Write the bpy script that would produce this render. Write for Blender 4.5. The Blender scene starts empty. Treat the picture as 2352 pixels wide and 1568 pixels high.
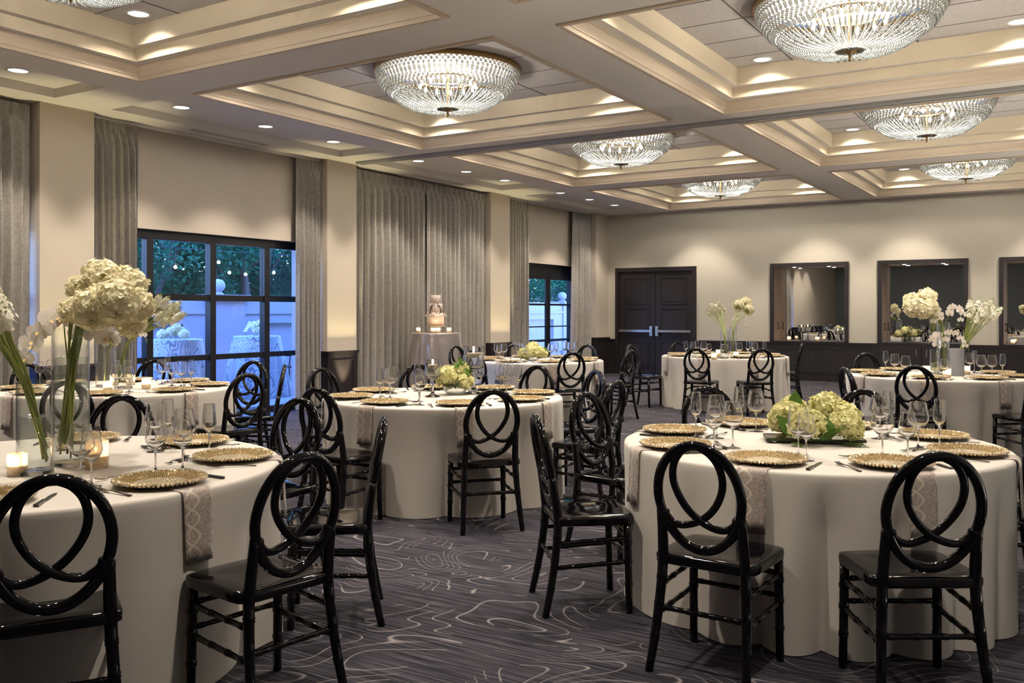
import bpy, math, random
from math import sin, cos, pi, radians, sqrt, atan2, hypot
from mathutils import Vector, Matrix
R = random.Random(11)
SC = bpy.context.scene
COL = SC.collection

# ------------------------------------------------------------------ helpers
class MB:
    """collects geometry in plain lists; build() links it as ONE mesh object"""
    def __init__(s): s.v = []; s.f = []; s.m = []; s.uv = None
    def add(s, vs, fs, mi=0):
        o = len(s.v); s.v += [tuple(p) for p in vs]
        s.f += [tuple(i + o for i in f) for f in fs]; s.m += [mi] * len(fs)
        return s
    def box(s, x0, x1, y0, y1, z0, z1, mi=0):
        return s.add([(x0,y0,z0),(x1,y0,z0),(x1,y1,z0),(x0,y1,z0),(x0,y0,z1),(x1,y0,z1),(x1,y1,z1),(x0,y1,z1)],
                     [(0,3,2,1),(4,5,6,7),(0,1,5,4),(1,2,6,5),(2,3,7,6),(3,0,4,7)], mi)
    def quad(s, a, b, c, d, mi=0): return s.add([a,b,c,d], [(0,1,2,3)], mi)
    def lathe(s, prof, n=24, mi=0, c=(0,0,0), cap0=False, cap1=False):
        vs = []; fs = []; k = len(prof)
        for i in range(n):
            a = 2*pi*i/n
            for r, z in prof: vs.append((c[0]+r*cos(a), c[1]+r*sin(a), c[2]+z))
        for i in range(n):
            j = (i+1) % n
            for q in range(k-1): fs.append((i*k+q, j*k+q, j*k+q+1, i*k+q+1))
        if cap0: fs.append(tuple(i*k for i in reversed(range(n))))
        if cap1: fs.append(tuple(i*k+k-1 for i in range(n)))
        return s.add(vs, fs, mi)
    def tube(s, path, rad, n=8, closed=False, mi=0, flat=1.0, up=None, caps=True):
        P = [Vector(p) for p in path]; m = len(P)
        if not hasattr(rad, '__len__'): rad = [rad]*m
        vs = []; fs = []; prev = None
        for i in range(m):
            if closed: t = P[(i+1) % m] - P[i-1]
            else: t = P[min(i+1, m-1)] - P[max(i-1, 0)]
            t.normalize()
            if up is not None: a = Vector(up)
            elif prev is None: a = Vector((0,0,1)) if abs(t.z) < .9 else Vector((1,0,0))
            else: a = prev
            a = a - t*a.dot(t)
            if a.length < 1e-6: a = Vector((1,0,0)) - t*t.x
            a.normalize(); prev = a; b = t.cross(a)
            for k in range(n):
                g = 2*pi*k/n
                vs.append(P[i] + a*(rad[i]*cos(g)*flat) + b*(rad[i]*sin(g)))
        for i in range(m if closed else m-1):
            j = (i+1) % m
            for k in range(n):
                l = (k+1) % n
                fs.append((i*n+k, i*n+l, j*n+l, j*n+k))
        if not closed and caps:
            fs.append(tuple(reversed(range(n)))); fs.append(tuple((m-1)*n+k for k in range(n)))
        return s.add(vs, fs, mi)
    def ball(s, c, r, nu=8, nv=5, mi=0, sz=1.0):
        vs = [(c[0],c[1],c[2]-r*sz)]; fs = []
        for j in range(1, nv):
            b = -pi/2 + pi*j/nv
            for i in range(nu):
                a = 2*pi*i/nu; vs.append((c[0]+r*cos(b)*cos(a), c[1]+r*cos(b)*sin(a), c[2]+r*sz*sin(b)))
        vs.append((c[0],c[1],c[2]+r*sz)); top = len(vs)-1
        for i in range(nu):
            l = (i+1) % nu
            fs.append((0, 1+l, 1+i)); fs.append((top, 1+(nv-2)*nu+i, 1+(nv-2)*nu+l))
            for j in range(nv-2): fs.append((1+j*nu+i, 1+j*nu+l, 1+(j+1)*nu+l, 1+(j+1)*nu+i))
        return s.add(vs, fs, mi)
    def xf(s, M, start=0):
        M = Matrix(M)
        for i in range(start, len(s.v)): s.v[i] = tuple(M @ Vector(s.v[i]))
        return s
    def mesh(s, name, mats, smooth=True):
        me = bpy.data.meshes.new(name); me.from_pydata(s.v, [], s.f)
        for m in (mats if isinstance(mats, (list, tuple)) else [mats]): me.materials.append(m)
        me.polygons.foreach_set('material_index', s.m)
        me.polygons.foreach_set('use_smooth', [bool(smooth)]*len(s.f))
        if s.uv:
            l = me.uv_layers.new(name='UVMap')
            for lp in me.loops: l.data[lp.index].uv = s.uv[lp.vertex_index]
        me.update(); return me
    def build(s, name, mats, parent=None, smooth=True, sharp=None):
        me = s.mesh(name, mats, smooth)
        if smooth and sharp is not None: me.set_sharp_from_angle(angle=radians(sharp))
        return link(name, me, parent)

def link(name, data, parent=None):
    o = bpy.data.objects.new(name, data); COL.objects.link(o)
    if parent is not None: o.parent = parent
    return o
def tag(o, label, cat, group=None):
    o['label'] = label; o['category'] = cat
    if group: o['group'] = group
    return o
def thing(name, label, cat, loc=(0,0,0), rz=0.0, group=None):
    o = link(name, None); o.empty_display_size = .05
    o.location = loc; o.rotation_euler = (0,0,rz)
    return tag(o, label, cat, group)
def dup(root, loc, rz, label, group=None, scale=None):
    def cp(o, par):
        c = o.copy(); COL.objects.link(c)
        if par is not None: c.parent = par
        for ch in list(o.children): cp(ch, c)
        return c
    r = cp(root, None); r.location = loc
    r.rotation_euler = rz if hasattr(rz, '__len__') else (0,0,rz)
    r['label'] = label
    if group: r['group'] = group
    if scale: r.scale = (scale,)*3
    return r
def struct(o): o['kind'] = 'structure'; return o
def spline(pts, n=8, closed=False):
    P = [Vector(p) for p in pts]; m = len(P); out = []
    rng = range(m) if closed else range(m-1)
    for i in rng:
        if closed: a, b, c, d = P[i-1], P[i], P[(i+1) % m], P[(i+2) % m]
        else: a, b, c, d = P[max(i-1,0)], P[i], P[i+1], P[min(i+2, m-1)]
        for k in range(n):
            t = k/n
            out.append(.5*((2*b) + (c-a)*t + (2*a-5*b+4*c-d)*t*t + (3*b-a-3*c+d)*t**3))
    if not closed: out.append(P[-1])
    return out
def light(name, kind, energy, color, parent=None, loc=(0,0,0), size=.05, spot=None, blend=.3, rot=None):
    key = (name, kind, energy, tuple(color), size, spot, blend)
    d = LIGHTS.get(key)
    if d is None:
        d = bpy.data.lights.new(name, kind); d.energy = energy; d.color = color
        if kind in ('POINT', 'SPOT'): d.shadow_soft_size = size
        if kind == 'SPOT': d.spot_size = spot; d.spot_blend = blend
        LIGHTS[key] = d
    o = link(name, d, parent); o.location = loc
    if rot: o.rotation_euler = rot
    return o
LIGHTS = {}
ORD = ['first','second','third','fourth','fifth','sixth','seventh','eighth','ninth','tenth','eleventh','twelfth','thirteenth','fourteenth','fifteenth','sixteenth']

# ------------------------------------------------------------------ materials
class NT:
    def __init__(s, name):
        s.mat = bpy.data.materials.new(name); s.mat.use_nodes = True
        s.t = s.mat.node_tree; s.n = s.t.nodes; s.l = s.t.links; s.n.clear()
        s.out = s.n.new('ShaderNodeOutputMaterial')
    def node(s, typ, ins=None, **kw):
        n = s.n.new(typ)
        for k, v in kw.items(): setattr(n, k, v)
        for k, v in (ins or {}).items(): s.set(n, k, v)
        return n
    def set(s, n, k, v):
        sock = n.inputs[k]
        if isinstance(v, bpy.types.NodeSocket): s.l.new(v, sock)
        elif isinstance(v, bpy.types.Node): s.l.new(v.outputs[0], sock)
        else:
            if sock.type == 'RGBA' and hasattr(v, '__len__') and len(v) == 3: v = (*v, 1)
            sock.default_value = v
    def math(s, op, a, b=0.0, c=None, clamp=False):
        n = s.n.new('ShaderNodeMath'); n.operation = op; n.use_clamp = clamp
        s.set(n, 0, a); s.set(n, 1, b)
        if c is not None: s.set(n, 2, c)
        return n.outputs[0]
    def mix(s, f, a, b):
        n = s.n.new('ShaderNodeMix'); n.data_type = 'RGBA'
        s.set(n, 0, f); s.set(n, 6, a); s.set(n, 7, b)
        return n.outputs[2]
    def coord(s, kind='Object', scale=(1,1,1), rot=(0,0,0)):
        tc = s.n.new('ShaderNodeTexCoord'); mp = s.n.new('ShaderNodeMapping')
        s.l.new(tc.outputs[kind], mp.inputs[0]); mp.inputs['Scale'].default_value = scale
        mp.inputs['Rotation'].default_value = rot
        return mp.outputs[0]
    def noise(s, vec, scale, detail=2.0, rough=.5, dist=0.0):
        n = s.node('ShaderNodeTexNoise', {'Vector': vec, 'Scale': scale, 'Detail': detail, 'Roughness': rough, 'Distortion': dist})
        return n.outputs[0]
    def ramp(s, f, stops):
        n = s.n.new('ShaderNodeValToRGB'); s.l.new(f, n.inputs[0]); e = n.color_ramp.elements
        while len(e) < len(stops): e.new(.5)
        for i, (p, c) in enumerate(stops):
            e[i].position = p; e[i].color = (*c, 1) if len(c) == 3 else c
        return n.outputs[0]
    def bump(s, h, strength=.2, dist=.01):
        return s.node('ShaderNodeBump', {'Height': h, 'Strength': strength, 'Distance': dist}).outputs[0]
    def pbr(s, color=(.5,.5,.5), rough=.5, metal=0.0, normal=None, **kw):
        p = s.n.new('ShaderNodeBsdfPrincipled')
        s.set(p, 'Base Color', color); s.set(p, 'Roughness', rough); s.set(p, 'Metallic', metal)
        if normal is not None: s.set(p, 'Normal', normal)
        for k, v in kw.items(): s.set(p, k.replace('_', ' '), v)
        return p
    def done(s, sh):
        s.l.new(sh.outputs[0] if isinstance(sh, bpy.types.Node) else sh, s.out.inputs[0]); return s.mat

def plain(name, color, rough=.5, metal=0.0, **kw):
    t = NT(name); return t.done(t.pbr(color, rough, metal, **kw))
def emit(name, color, strength):
    t = NT(name); return t.done(t.node('ShaderNodeEmission', {'Color': color, 'Strength': strength}))

def mat_wall(name, a, b, scale=1.0):
    t = NT(name)
    w1 = t.noise(t.coord(scale=(260,260,9)), 1.0, 2); w2 = t.noise(t.coord(scale=(7,7,420)), 1.0, 2)
    h = t.math('ADD', w1, w2); big = t.noise(t.coord(), 1.7*scale, 2)
    f = t.math('ADD', t.math('MULTIPLY', h, .45), t.math('MULTIPLY', big, .25), clamp=True)
    return t.done(t.pbr(t.mix(f, a, b), .75, normal=t.bump(h, .12, .004)))
def mat_thin_glass(name, tint=(1,1,1), edge=.75, base=.05, rough=0.0, power=4.0):
    t = NT(name)
    lw = t.node('ShaderNodeLayerWeight', {'Blend': .5}).outputs['Facing']
    f = t.math('ADD', t.math('MULTIPLY', t.math('POWER', lw, power), edge), base, clamp=True)
    tr = t.node('ShaderNodeBsdfTransparent', {'Color': tint}); gl = t.node('ShaderNodeBsdfGlossy', {'Color': (1,1,1), 'Roughness': rough})
    return t.done(t.node('ShaderNodeMixShader', {0: f, 1: tr.outputs[0], 2: gl.outputs[0]}))
def mat_glass(name, color=(1,1,1), ior=1.45, clear=.0):
    t = NT(name)
    g = t.node('ShaderNodeBsdfGlass', {'Color': color, 'IOR': ior, 'Roughness': 0.0})
    if clear <= 0: return t.done(g)
    tr = t.node('ShaderNodeBsdfTransparent', {'Color': color})
    return t.done(t.node('ShaderNodeMixShader', {0: clear, 1: g.outputs[0], 2: tr.outputs[0]}))
def mat_translucent(name, c1, c2, mix=.3, rough=.6, scale=30.0):
    t = NT(name); f = t.noise(t.coord(), scale, 2)
    col = t.mix(f, c1, c2); p = t.pbr(col, rough)
    tl = t.node('ShaderNodeBsdfTranslucent', {'Color': col})
    return t.done(t.node('ShaderNodeMixShader', {0: mix, 1: p.outputs[0], 2: tl.outputs[0]}))

M = {}
M['wall'] = mat_wall('linen_wallcovering', (.51,.44,.36), (.61,.54,.455))
M['wall_dim'] = mat_wall('slate_wallcovering', (.20,.215,.235), (.25,.265,.285))
M['wall_far'] = mat_wall('grey_linen_wallcovering', (.46,.42,.345), (.55,.51,.43))
M['ceiling'] = mat_wall('painted_soffit', (.80,.755,.70), (.84,.80,.745))
M['fascia'] = mat_wall('pale_fabric_fascia', (.60,.51,.37), (.70,.61,.46))
M['crown'] = plain('cream_crown_moulding', (.66,.55,.42), .55)
def _tile():
    t = NT('acoustic_tile'); n = t.noise(t.coord(), 140, 3, .7)
    return t.done(t.pbr(t.ramp(n, [(.35,(.46,.43,.425)), (.6,(.72,.68,.67))]), .9, normal=t.bump(n, .4, .004)))
M['tile'] = _tile()
M['tile_gap'] = plain('tile_joint', (.10,.09,.085), .9)
def _carpet():
    t = NT('swirl_carpet')
    streak = t.noise(t.coord(scale=(1.6,75,1)), 1.0, 3, .65); pile = t.noise(t.coord(), 420, 2)
    st2 = t.noise(t.coord(scale=(5,160,1)), 1.0, 2, .6)
    f = t.math('ADD', t.math('MULTIPLY', streak, .75), t.math('MULTIPLY', st2, .35))
    base = t.ramp(f, [(.42,(.005,.0048,.0075)), (.53,(.021,.0195,.027)), (.66,(.068,.062,.077))])
    n = t.noise(t.coord(scale=(1,1.25,1)), 1.05, .6, .5, 1.3)
    tt = t.math('FRACT', t.math('MULTIPLY', n, 21.0))
    ln = t.math('SUBTRACT', 1.0, t.math('MULTIPLY', t.math('ABSOLUTE', t.math('SUBTRACT', tt, .5)), 14.0), clamp=True)
    mk = t.math('GREATER_THAN', t.noise(t.coord(), 2.6, 1.5), .46)
    lf = t.math('MULTIPLY', t.math('MULTIPLY', ln, mk), t.math('ADD', .35, st2), clamp=True)
    col = t.mix(lf, base, (.23,.205,.205))
    h = t.math('ADD', t.math('MULTIPLY', pile, .5), t.math('MULTIPLY', st2, .5))
    return t.done(t.pbr(col, .85, normal=t.bump(h, .4, .008), Specular_IOR_Level=.12))
M['carpet'] = _carpet()
def _wood():
    t = NT('espresso_wood'); n = t.noise(t.coord(scale=(30,30,1.5)), 1.0, 4, .6)
    return t.done(t.pbr(t.ramp(n, [(.3,(.006,.004,.006)), (.7,(.017,.011,.014))]), .5, normal=t.bump(n, .05, .002)))
M['wood'] = _wood()
M['frame_black'] = plain('black_metal_frame', (.010,.010,.013), .4, .3)
M['chair'] = plain('black_gloss_resin', (.002,.0016,.0026), .05, Specular_IOR_Level=.42)
def _cloth(name, a, b, rough=.62, metal=0.0):
    t = NT(name); n = t.noise(t.coord(scale=(300,300,300)), 1.0, 1); big = t.noise(t.coord(), 5, 2)
    return t.done(t.pbr(t.mix(big, a, b), rough, metal, normal=t.bump(n, .06, .002), Sheen_Weight=.3, Sheen_Roughness=.4))
M['cloth'] = _cloth('ivory_satin_cloth', (.54,.495,.445), (.595,.55,.50))
M['satin'] = _cloth('silver_satin_cloth', (.34,.29,.285), (.42,.365,.355), .27, .65)
def _damask(name, bg, fg, sx, sy, uv=True, scroll=34.0):
    t = NT(name); vec = t.coord('UV' if uv else 'Object', scale=(sx,sy,1))
    sep = t.node('ShaderNodeSeparateXYZ', {0: vec}); x, y = sep.outputs[0], sep.outputs[1]
    wob = t.math('MULTIPLY', t.math('SINE', t.math('MULTIPLY', y, 2*pi)), .25)
    def line(ph, sg):
        d = t.math('SUBTRACT', t.math('FRACT', t.math('ADD', t.math('ADD', x, ph), t.math('MULTIPLY', wob, sg))), .5)
        return t.math('LESS_THAN', t.math('ABSOLUTE', d), .045)
    og = t.math('MAXIMUM', line(.25, 1.0), line(.25, -1.0))
    nz = t.noise(vec, 9.0, 1.0, .5, 1.6)
    sc = t.math('LESS_THAN', t.math('ABSOLUTE', t.math('SUBTRACT', t.math('FRACT', t.math('MULTIPLY', nz, 5.0)), .5)), .17)
    f = t.math('MAXIMUM', og, t.math('MULTIPLY', sc, .85))
    return t.done(t.pbr(t.mix(f, bg, fg), t.math('SUBTRACT', .6, t.math('MULTIPLY', f, .22)), normal=t.bump(f, .15, .002), Sheen_Weight=.3))
M['napkin'] = _damask('mauve_damask_napkin', (.27,.21,.195), (.56,.485,.40), 1.0, 1.0)
def _curtain():
    t = NT('grey_floral_drape'); v = t.coord(scale=(1,1,1))
    n = t.noise(v, 16, 3, .6, 1.6); m = t.noise(v, 5, 2); fine = t.noise(v, 55, 2, .6, .8)
    a = t.math('MULTIPLY', t.math('GREATER_THAN', n, .56), .7)
    b = t.math('MULTIPLY', t.math('GREATER_THAN', fine, .58), .55)
    f = t.math('MULTIPLY', t.math('MAXIMUM', a, b), t.math('ADD', .35, m), clamp=True)
    weave = t.noise(t.coord(scale=(400,400,60)), 1.0, 1)
    return t.done(t.pbr(t.mix(f, (.36,.335,.305), (.245,.222,.198)), .5, normal=t.bump(weave, .08, .002), Sheen_Weight=.25))
M['curtain'] = _curtain()
def _gold():
    t = NT('gold_charger'); v = t.coord(); vo = t.node('ShaderNodeTexVoronoi', {'Vector': v, 'Scale': 95.0}).outputs[0]
    n = t.noise(v, 70, 3, .7); sep = t.node('ShaderNodeSeparateXYZ', {0: v})
    rad = t.math('POWER', t.math('ADD', t.math('MULTIPLY', sep.outputs[0], sep.outputs[0]), t.math('MULTIPLY', sep.outputs[1], sep.outputs[1])), .5)
    rim = t.math('GREATER_THAN', rad, .098)
    rib = t.math('SINE', t.math('MULTIPLY', t.math('ARCTAN2', sep.outputs[1], sep.outputs[0]), 90.0))
    inner = t.mix(n, (.60,.50,.33), (.90,.80,.60)); outer = t.mix(n, (.72,.42,.13), (1.0,.82,.46))
    h = t.math('ADD', vo, t.math('MULTIPLY', t.math('MULTIPLY', rib, rim), .35))
    return t.done(t.pbr(t.mix(rim, inner, outer), .19, .6, normal=t.bump(h, 1.0, .016)))
M['gold'] = _gold()
def _goldrim():
    t = NT('champagne_beaded_glass'); vo = t.node('ShaderNodeTexVoronoi', {'Vector': t.coord(), 'Scale': 90.0}).outputs[0]
    return t.done(t.pbr((.95,.78,.52), .12, .5, normal=t.bump(vo, 1.0, .014)))
M['goldrim'] = _goldrim()
M['steel_dark'] = plain('gunmetal_cutlery', (.05,.045,.045), .25, .95)
M['glass'] = mat_glass('blown_glass', (1,1,1), 1.5, .0)
M['glass_solid'] = mat_glass('solid_glass', (1,1,1), 1.45, .0)
M['vase'] = mat_thin_glass('vase_glass', (.985,.995,.99), .85, .03, .015, 2.3)
M['water'] = mat_thin_glass('vase_water', (.955,.975,.97), .6, .03, .02, 2.0)
M['pane'] = mat_thin_glass('window_pane', (.93,.97,.96), .8, .045)
M['mirror'] = plain('mirror', (.80,.82,.82), .0, 1.0)
def _copper():
    t = NT('brushed_copper'); n = t.noise(t.coord(scale=(90,90,1.5)), 1.0, 2)
    return t.done(t.pbr(t.mix(n, (.36,.24,.18), (.52,.37,.29)), .33, .9))
M['copper'] = _copper()
M['chrome'] = plain('satin_chrome', (.62,.60,.56), .25, 1.0)
M['brass'] = plain('antique_brass', (.30,.19,.085), .38, .9)
def _crystal():
    t = NT('crystal_beads')
    gl = t.node('ShaderNodeBsdfGlossy', {'Color': (.60,.61,.59), 'Roughness': .10}); tl = t.node('ShaderNodeBsdfTranslucent', {'Color': (.30,.305,.30)})
    tr = t.node('ShaderNodeBsdfTransparent', {'Color': (.95,.97,.95)})
    a = t.node('ShaderNodeMixShader', {0: .45, 1: gl.outputs[0], 2: tl.outputs[0]})
    return t.done(t.node('ShaderNodeMixShader', {0: .20, 1: a.outputs[0], 2: tr.outputs[0]}))
M['crystal'] = _crystal()
M['bulb'] = emit('lit_bulb', (1,.90,.72), 40.0)
M['lens'] = emit('downlight_lens', (.93,1.0,.97), 1.6)
M['flame'] = emit('candle_flame', (1,.72,.35), 45.0)
M['wax'] = mat_translucent('candle_wax', (.92,.86,.74), (.95,.90,.80), .4)
def _votive():
    t = NT('mercury_votive_glass'); v = t.coord()
    br = t.node('ShaderNodeTexVoronoi', {'Vector': v, 'Scale': 190.0}).outputs[0]
    f = t.math('GREATER_THAN', br, .42)
    p = t.pbr((.86,.78,.66), .25, .3); tl = t.node('ShaderNodeBsdfTranslucent', {'Color': (.98,.90,.76)})
    tr = t.node('ShaderNodeBsdfTransparent', {'Color': (1,.92,.8)})
    a = t.node('ShaderNodeMixShader', {0: .6, 1: p.outputs[0], 2: tl.outputs[0]})
    return t.done(t.node('ShaderNodeMixShader', {0: t.math('ADD', .18, t.math('MULTIPLY', f, .25)), 1: a.outputs[0], 2: tr.outputs[0]}))
M['votive'] = _votive()
M['hydra'] = mat_translucent('hydrangea_petals', (.86,.79,.50), (.95,.90,.73), .3, .55, 14.0)
M['hydra_core'] = plain('hydrangea_core', (.34,.33,.12), .8)
M['hydra_green'] = mat_translucent('lime_hydrangea_petals', (.66,.64,.26), (.82,.78,.46), .3, .55, 14.0)
M['orchid'] = mat_translucent('orchid_petals', (.90,.82,.78), (.93,.90,.86), .35, .5, 20.0)
M['orchid_lip'] = plain('orchid_lip', (.85,.62,.25), .5)
M['stock'] = mat_translucent('stock_petals', (.84,.80,.66), (.90,.87,.78), .3, .6, 40.0)
M['bud'] = plain('green_buds', (.22,.28,.07), .6)
M['stem'] = mat_translucent('green_stems', (.17,.22,.035), (.30,.34,.08), .15, .5, 30.0)
M['leaf'] = mat_translucent('green_leaves', (.05,.13,.02), (.13,.24,.04), .25, .45, 20.0)
M['leaf_dark'] = mat_translucent('dark_leaves', (.015,.03,.012), (.04,.06,.02), .2, .4, 20.0)
M['icing'] = mat_translucent('cake_icing', (.80,.66,.58), (.86,.74,.66), .25, .55, 12.0)
M['dark_sprig'] = plain('dark_sprigs', (.03,.02,.025), .6)
M['slot'] = plain('dark_slot', (.03,.028,.026), .8)
M['track'] = plain('grey_track_metal', (.42,.42,.42), .5)
M['white_metal'] = plain('white_painted_metal', (.70,.66,.62), .5)
M['stucco'] = mat_wall('pale_stucco', (.33,.30,.33), (.39,.36,.385))
def _paver():
    t = NT('courtyard_pavers'); b = t.node('ShaderNodeTexBrick', {'Vector': t.coord(), 'Scale': 3.2, 'Color1': (.30,.26,.25), 'Color2': (.22,.19,.19), 'Mortar': (.10,.09,.09), 'Mortar Size': .012})
    return t.done(t.pbr(b.outputs[0], .8))
M['paver'] = _paver()
M['tree_leaf'] = mat_translucent('tree_foliage', (.012,.10,.045), (.04,.27,.12), .45, .5, 9.0)
M['bark'] = plain('smooth_bark', (.14,.11,.09), .8)
M['swirl'] = None
def _swirl():
    t = NT('swirl_patterned_cloth'); v = t.coord(scale=(1,1,.55))
    n = t.noise(v, 3.2, .6, .5, 1.4); f = t.math('LESS_THAN', t.math('ABSOLUTE', t.math('SUBTRACT', t.math('FRACT', t.math('MULTIPLY', n, 17.0)), .5)), .15)
    return t.done(t.pbr(t.mix(f, (.46,.47,.52), (.16,.17,.22)), .5))
M['swirl'] = _swirl()
M['iron'] = plain('black_cast_iron', (.02,.02,.025), .5, .4)
M['pink_wall'] = mat_wall('rose_stucco', (.42,.25,.27), (.48,.30,.32))
# ------------------------------------------------------------------ camera
CAM_Z = 1.405
cam = bpy.data.cameras.new('camera'); cam.sensor_width = 36.0; cam.lens = 2113.4/2352*36; cam.shift_y = -67.5/2352
cam.clip_end = 200
co = link('camera', cam); co.location = (0,0,CAM_Z); co.rotation_euler = (pi/2, 0, radians(32.045)); SC.camera = co

# ------------------------------------------------------------------ room shell
ZC = 3.636; ZT = 4.053; XL = -9.40; XB = -9.62; XG = -9.76; YF = 19.22; YB = -2.5; XR = 1.0
COFX = [(-7.70,-4.12), (-3.45,0.03)]
COFY = [(1.90,5.58), (6.265,9.98), (10.68,14.34), (15.06,18.72)]
TRAYX = (-9.12,-8.28); TRAYY = [(1.95,5.60), (6.25,9.91), (10.60,14.20), (15.05,18.75)]
struct(MB().box(-10.06, XR+.2, YB-.2, YF+.6, -.12, 0).build('floor', M['carpet'], smooth=False))

def plane_holes(mb, us, vs, holes, put, mi=0):
    """fills a plane with rectangular holes, cell by cell"""
    us = sorted(set(us)); vs = sorted(set(vs))
    for a, b in zip(us, us[1:]):
        for c, d in zip(vs, vs[1:]):
            m, n = (a+b)/2, (c+d)/2
            if any(h[0] < m < h[1] and h[2] < n < h[3] for h in holes): continue
            put(a, b, c, d)
holes = [(x0,x1,y0,y1) for x0,x1 in COFX for y0,y1 in COFY] + [(*TRAYX,*y) for y in TRAYY]
cb = MB()
plane_holes(cb, [-10.06,XR+.2]+[h for q in holes for h in q[:2]], [YB-.2,YF+.6]+[h for q in holes for h in q[2:]], holes,
            lambda a,b,c,d: cb.quad((a,c,ZC),(a,d,ZC),(b,d,ZC),(b,c,ZC)))
def ring(mb, x0,x1,y0,y1, d0,z0,d1,z1, mi):
    A = [(x0+d0,y0+d0,z0),(x1-d0,y0+d0,z0),(x1-d0,y1-d0,z0),(x0+d0,y1-d0,z0)]
    B = [(x0+d1,y0+d1,z1),(x1-d1,y0+d1,z1),(x1-d1,y1-d1,z1),(x0+d1,y1-d1,z1)]
    for i in range(4): mb.quad(A[i],A[(i+1)%4],B[(i+1)%4],B[i],mi)
for (x0,x1) in COFX:
    for (y0,y1) in COFY:
        ring(cb,x0,x1,y0,y1,.0,ZC,.0,ZC+.03,0)
        ring(cb,x0,x1,y0,y1,.035,3.748,.145,3.748,0)
        ring(cb,x0,x1,y0,y1,.145,3.748,.145,3.860,1)
        ring(cb,x0,x1,y0,y1,.145,3.860,.227,3.860,0)
        ring(cb,x0,x1,y0,y1,.227,3.860,.227,ZT,1)
        e = .227
        cb.quad((x0+e,y0+e,ZT),(x1-e,y0+e,ZT),(x1-e,y1-e,ZT),(x0+e,y1-e,ZT),2)
        xm = (x0+x1)/2; ym = (y0+y1)/2
        for k in (-1.22,0,1.22):
            cb.box(xm+k-.006+.3,xm+k+.006+.3,y0+e,y1-e,ZT-.004,ZT-.0005,3) if abs(k+.3) < 1.5 else None
        for k in range(-2,3):
            cb.box(x0+e,x1-e,ym+k*.61-.004,ym+k*.61+.004,ZT-.003,ZT-.0006,3)
for (y0,y1) in TRAYY:
    x0,x1 = TRAYX
    ring(cb,x0,x1,y0,y1,0,ZC,0,3.73,0); cb.quad((x0,y0,3.73),(x1,y0,3.73),(x1,y1,3.73),(x0,y1,3.73),0)
struct(cb.build('ceiling', [M['ceiling'],M['fascia'],M['tile'],M['tile_gap']], smooth=False))
tn = 0
for (x0,x1) in COFX:
    for (y0,y1) in COFY:
        tb = MB(); pr = [(-.045,ZC-.001),(-.045,ZC-.016),(-.004,ZC-.018),(.004,ZC+.012),(.012,ZC+.016),(.014,ZC+.028),(.018,ZC+.05),(.026,ZC+.075),(.04,ZC+.098),(.052,ZC+.104),(.052,3.748)]
        for a,b in zip(pr,pr[1:]): ring(tb,x0,x1,y0,y1,a[0],a[1],b[0],b[1],0)
        tn += 1; struct(tb.build('trim_%d' % tn, M['crown'], smooth=False))
# partition track across the beam
kb = MB().box(-9.2,XR,10.33,10.385,3.600,ZC,0).box(-9.2,XR,10.425,10.48,3.600,ZC,0).box(-9.2,XR,10.385,10.425,3.622,ZC,1)
tn += 1; struct(kb.build('trim_%d' % tn, [M['track'],M['slot']], smooth=False))
# walls
lw = MB()
lw.box(-10.05,XL,YB-.2,4.30,0,ZC); PIERS = [(5.60,6.23),(9.94,10.57),(14.27,14.94),(18.59,YF+.6)]
for a,b in PIERS: lw.box(-10.05,XL,a,b,0,ZC)
lw.box(-10.05,XB,10.57,14.27,0,ZC)
for a,b in ((4.30,5.60),(6.23,9.94),(14.94,18.59)): lw.box(-10.05,XB,a,b,2.41,ZC)
struct(lw.build('wall_left', M['wall'], smooth=False))
eb = MB()
for a,b in PIERS: eb.box(-10.15,-10.05,a+.03,b-.03,-.05,4.2)
eb.box(-10.35,-10.05,-3,34,2.6,4.2)
struct(eb.build('wall_exterior', M['stucco'], smooth=False))
wb = MB()
for i,(a,b) in enumerate(PIERS):
    a2, b2 = a-.002, min(b+.002, YF)
    wb.box(XL-.3,XL+.022,a2,b2,0,.80); wb.box(XL-.3,XL+.045,a2-.012,b2+(.012 if b<19 else 0),.80,.832); wb.box(XL-.3,XL+.034,a2-.006,b2+(.006 if b<19 else 0),0,.11)
    if b < 19: wb.box(XL+.022,XL+.030,a+.07,b-.07,.68,.70); wb.box(XL+.022,XL+.030,a+.07,b-.07,.17,.19); wb.box(XL+.022,XL+.030,a+.07,a+.09,.19,.68); wb.box(XL+.022,XL+.030,b-.09,b-.07,.19,.68)
wb.box(XL-.3,XL+.022,YB,4.3,0,.80); wb.box(XL-.3,XL+.045,YB,4.3,.80,.832)
struct(wb.build('wainscot_left', M['wood'], smooth=False))
NICHE = [(-5.641,-4.066),(-3.517,-1.908),(-1.395,.20)]; NZ0, NZ1 = .795, 2.418; FW = .075
fb = MB(); fh = [(a+.02,b-.02,NZ0,NZ1-.02) for a,b in NICHE] + [(-9.15,-7.32,0,2.37)]
plane_holes(fb, [-10.0,XR+.2]+[h for q in fh for h in q[:2]], [0,ZC]+[h for q in fh for h in q[2:]], fh,
            lambda a,b,c,d: fb.box(a,b,YF,YF+.05,c,d))
struct(fb.build('wall_far', M['wall_far'], smooth=False))
fb2 = MB().box(-9.4,-7.1,YF+.055,YF+.10,0,2.6); struct(fb2.build('door_light_block', M['wood'], smooth=False))  # added panel, keeps sky light from leaking through the door gap
fw = MB()
for a,b in ((-9.4,-9.206),(-7.263,XR)):
    fw.box(a,b,YF-.022,YF,0,.755); fw.box(a,b,YF-.04,YF,.755,.79); fw.box(a,b,YF-.034,YF,0,.11)
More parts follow.
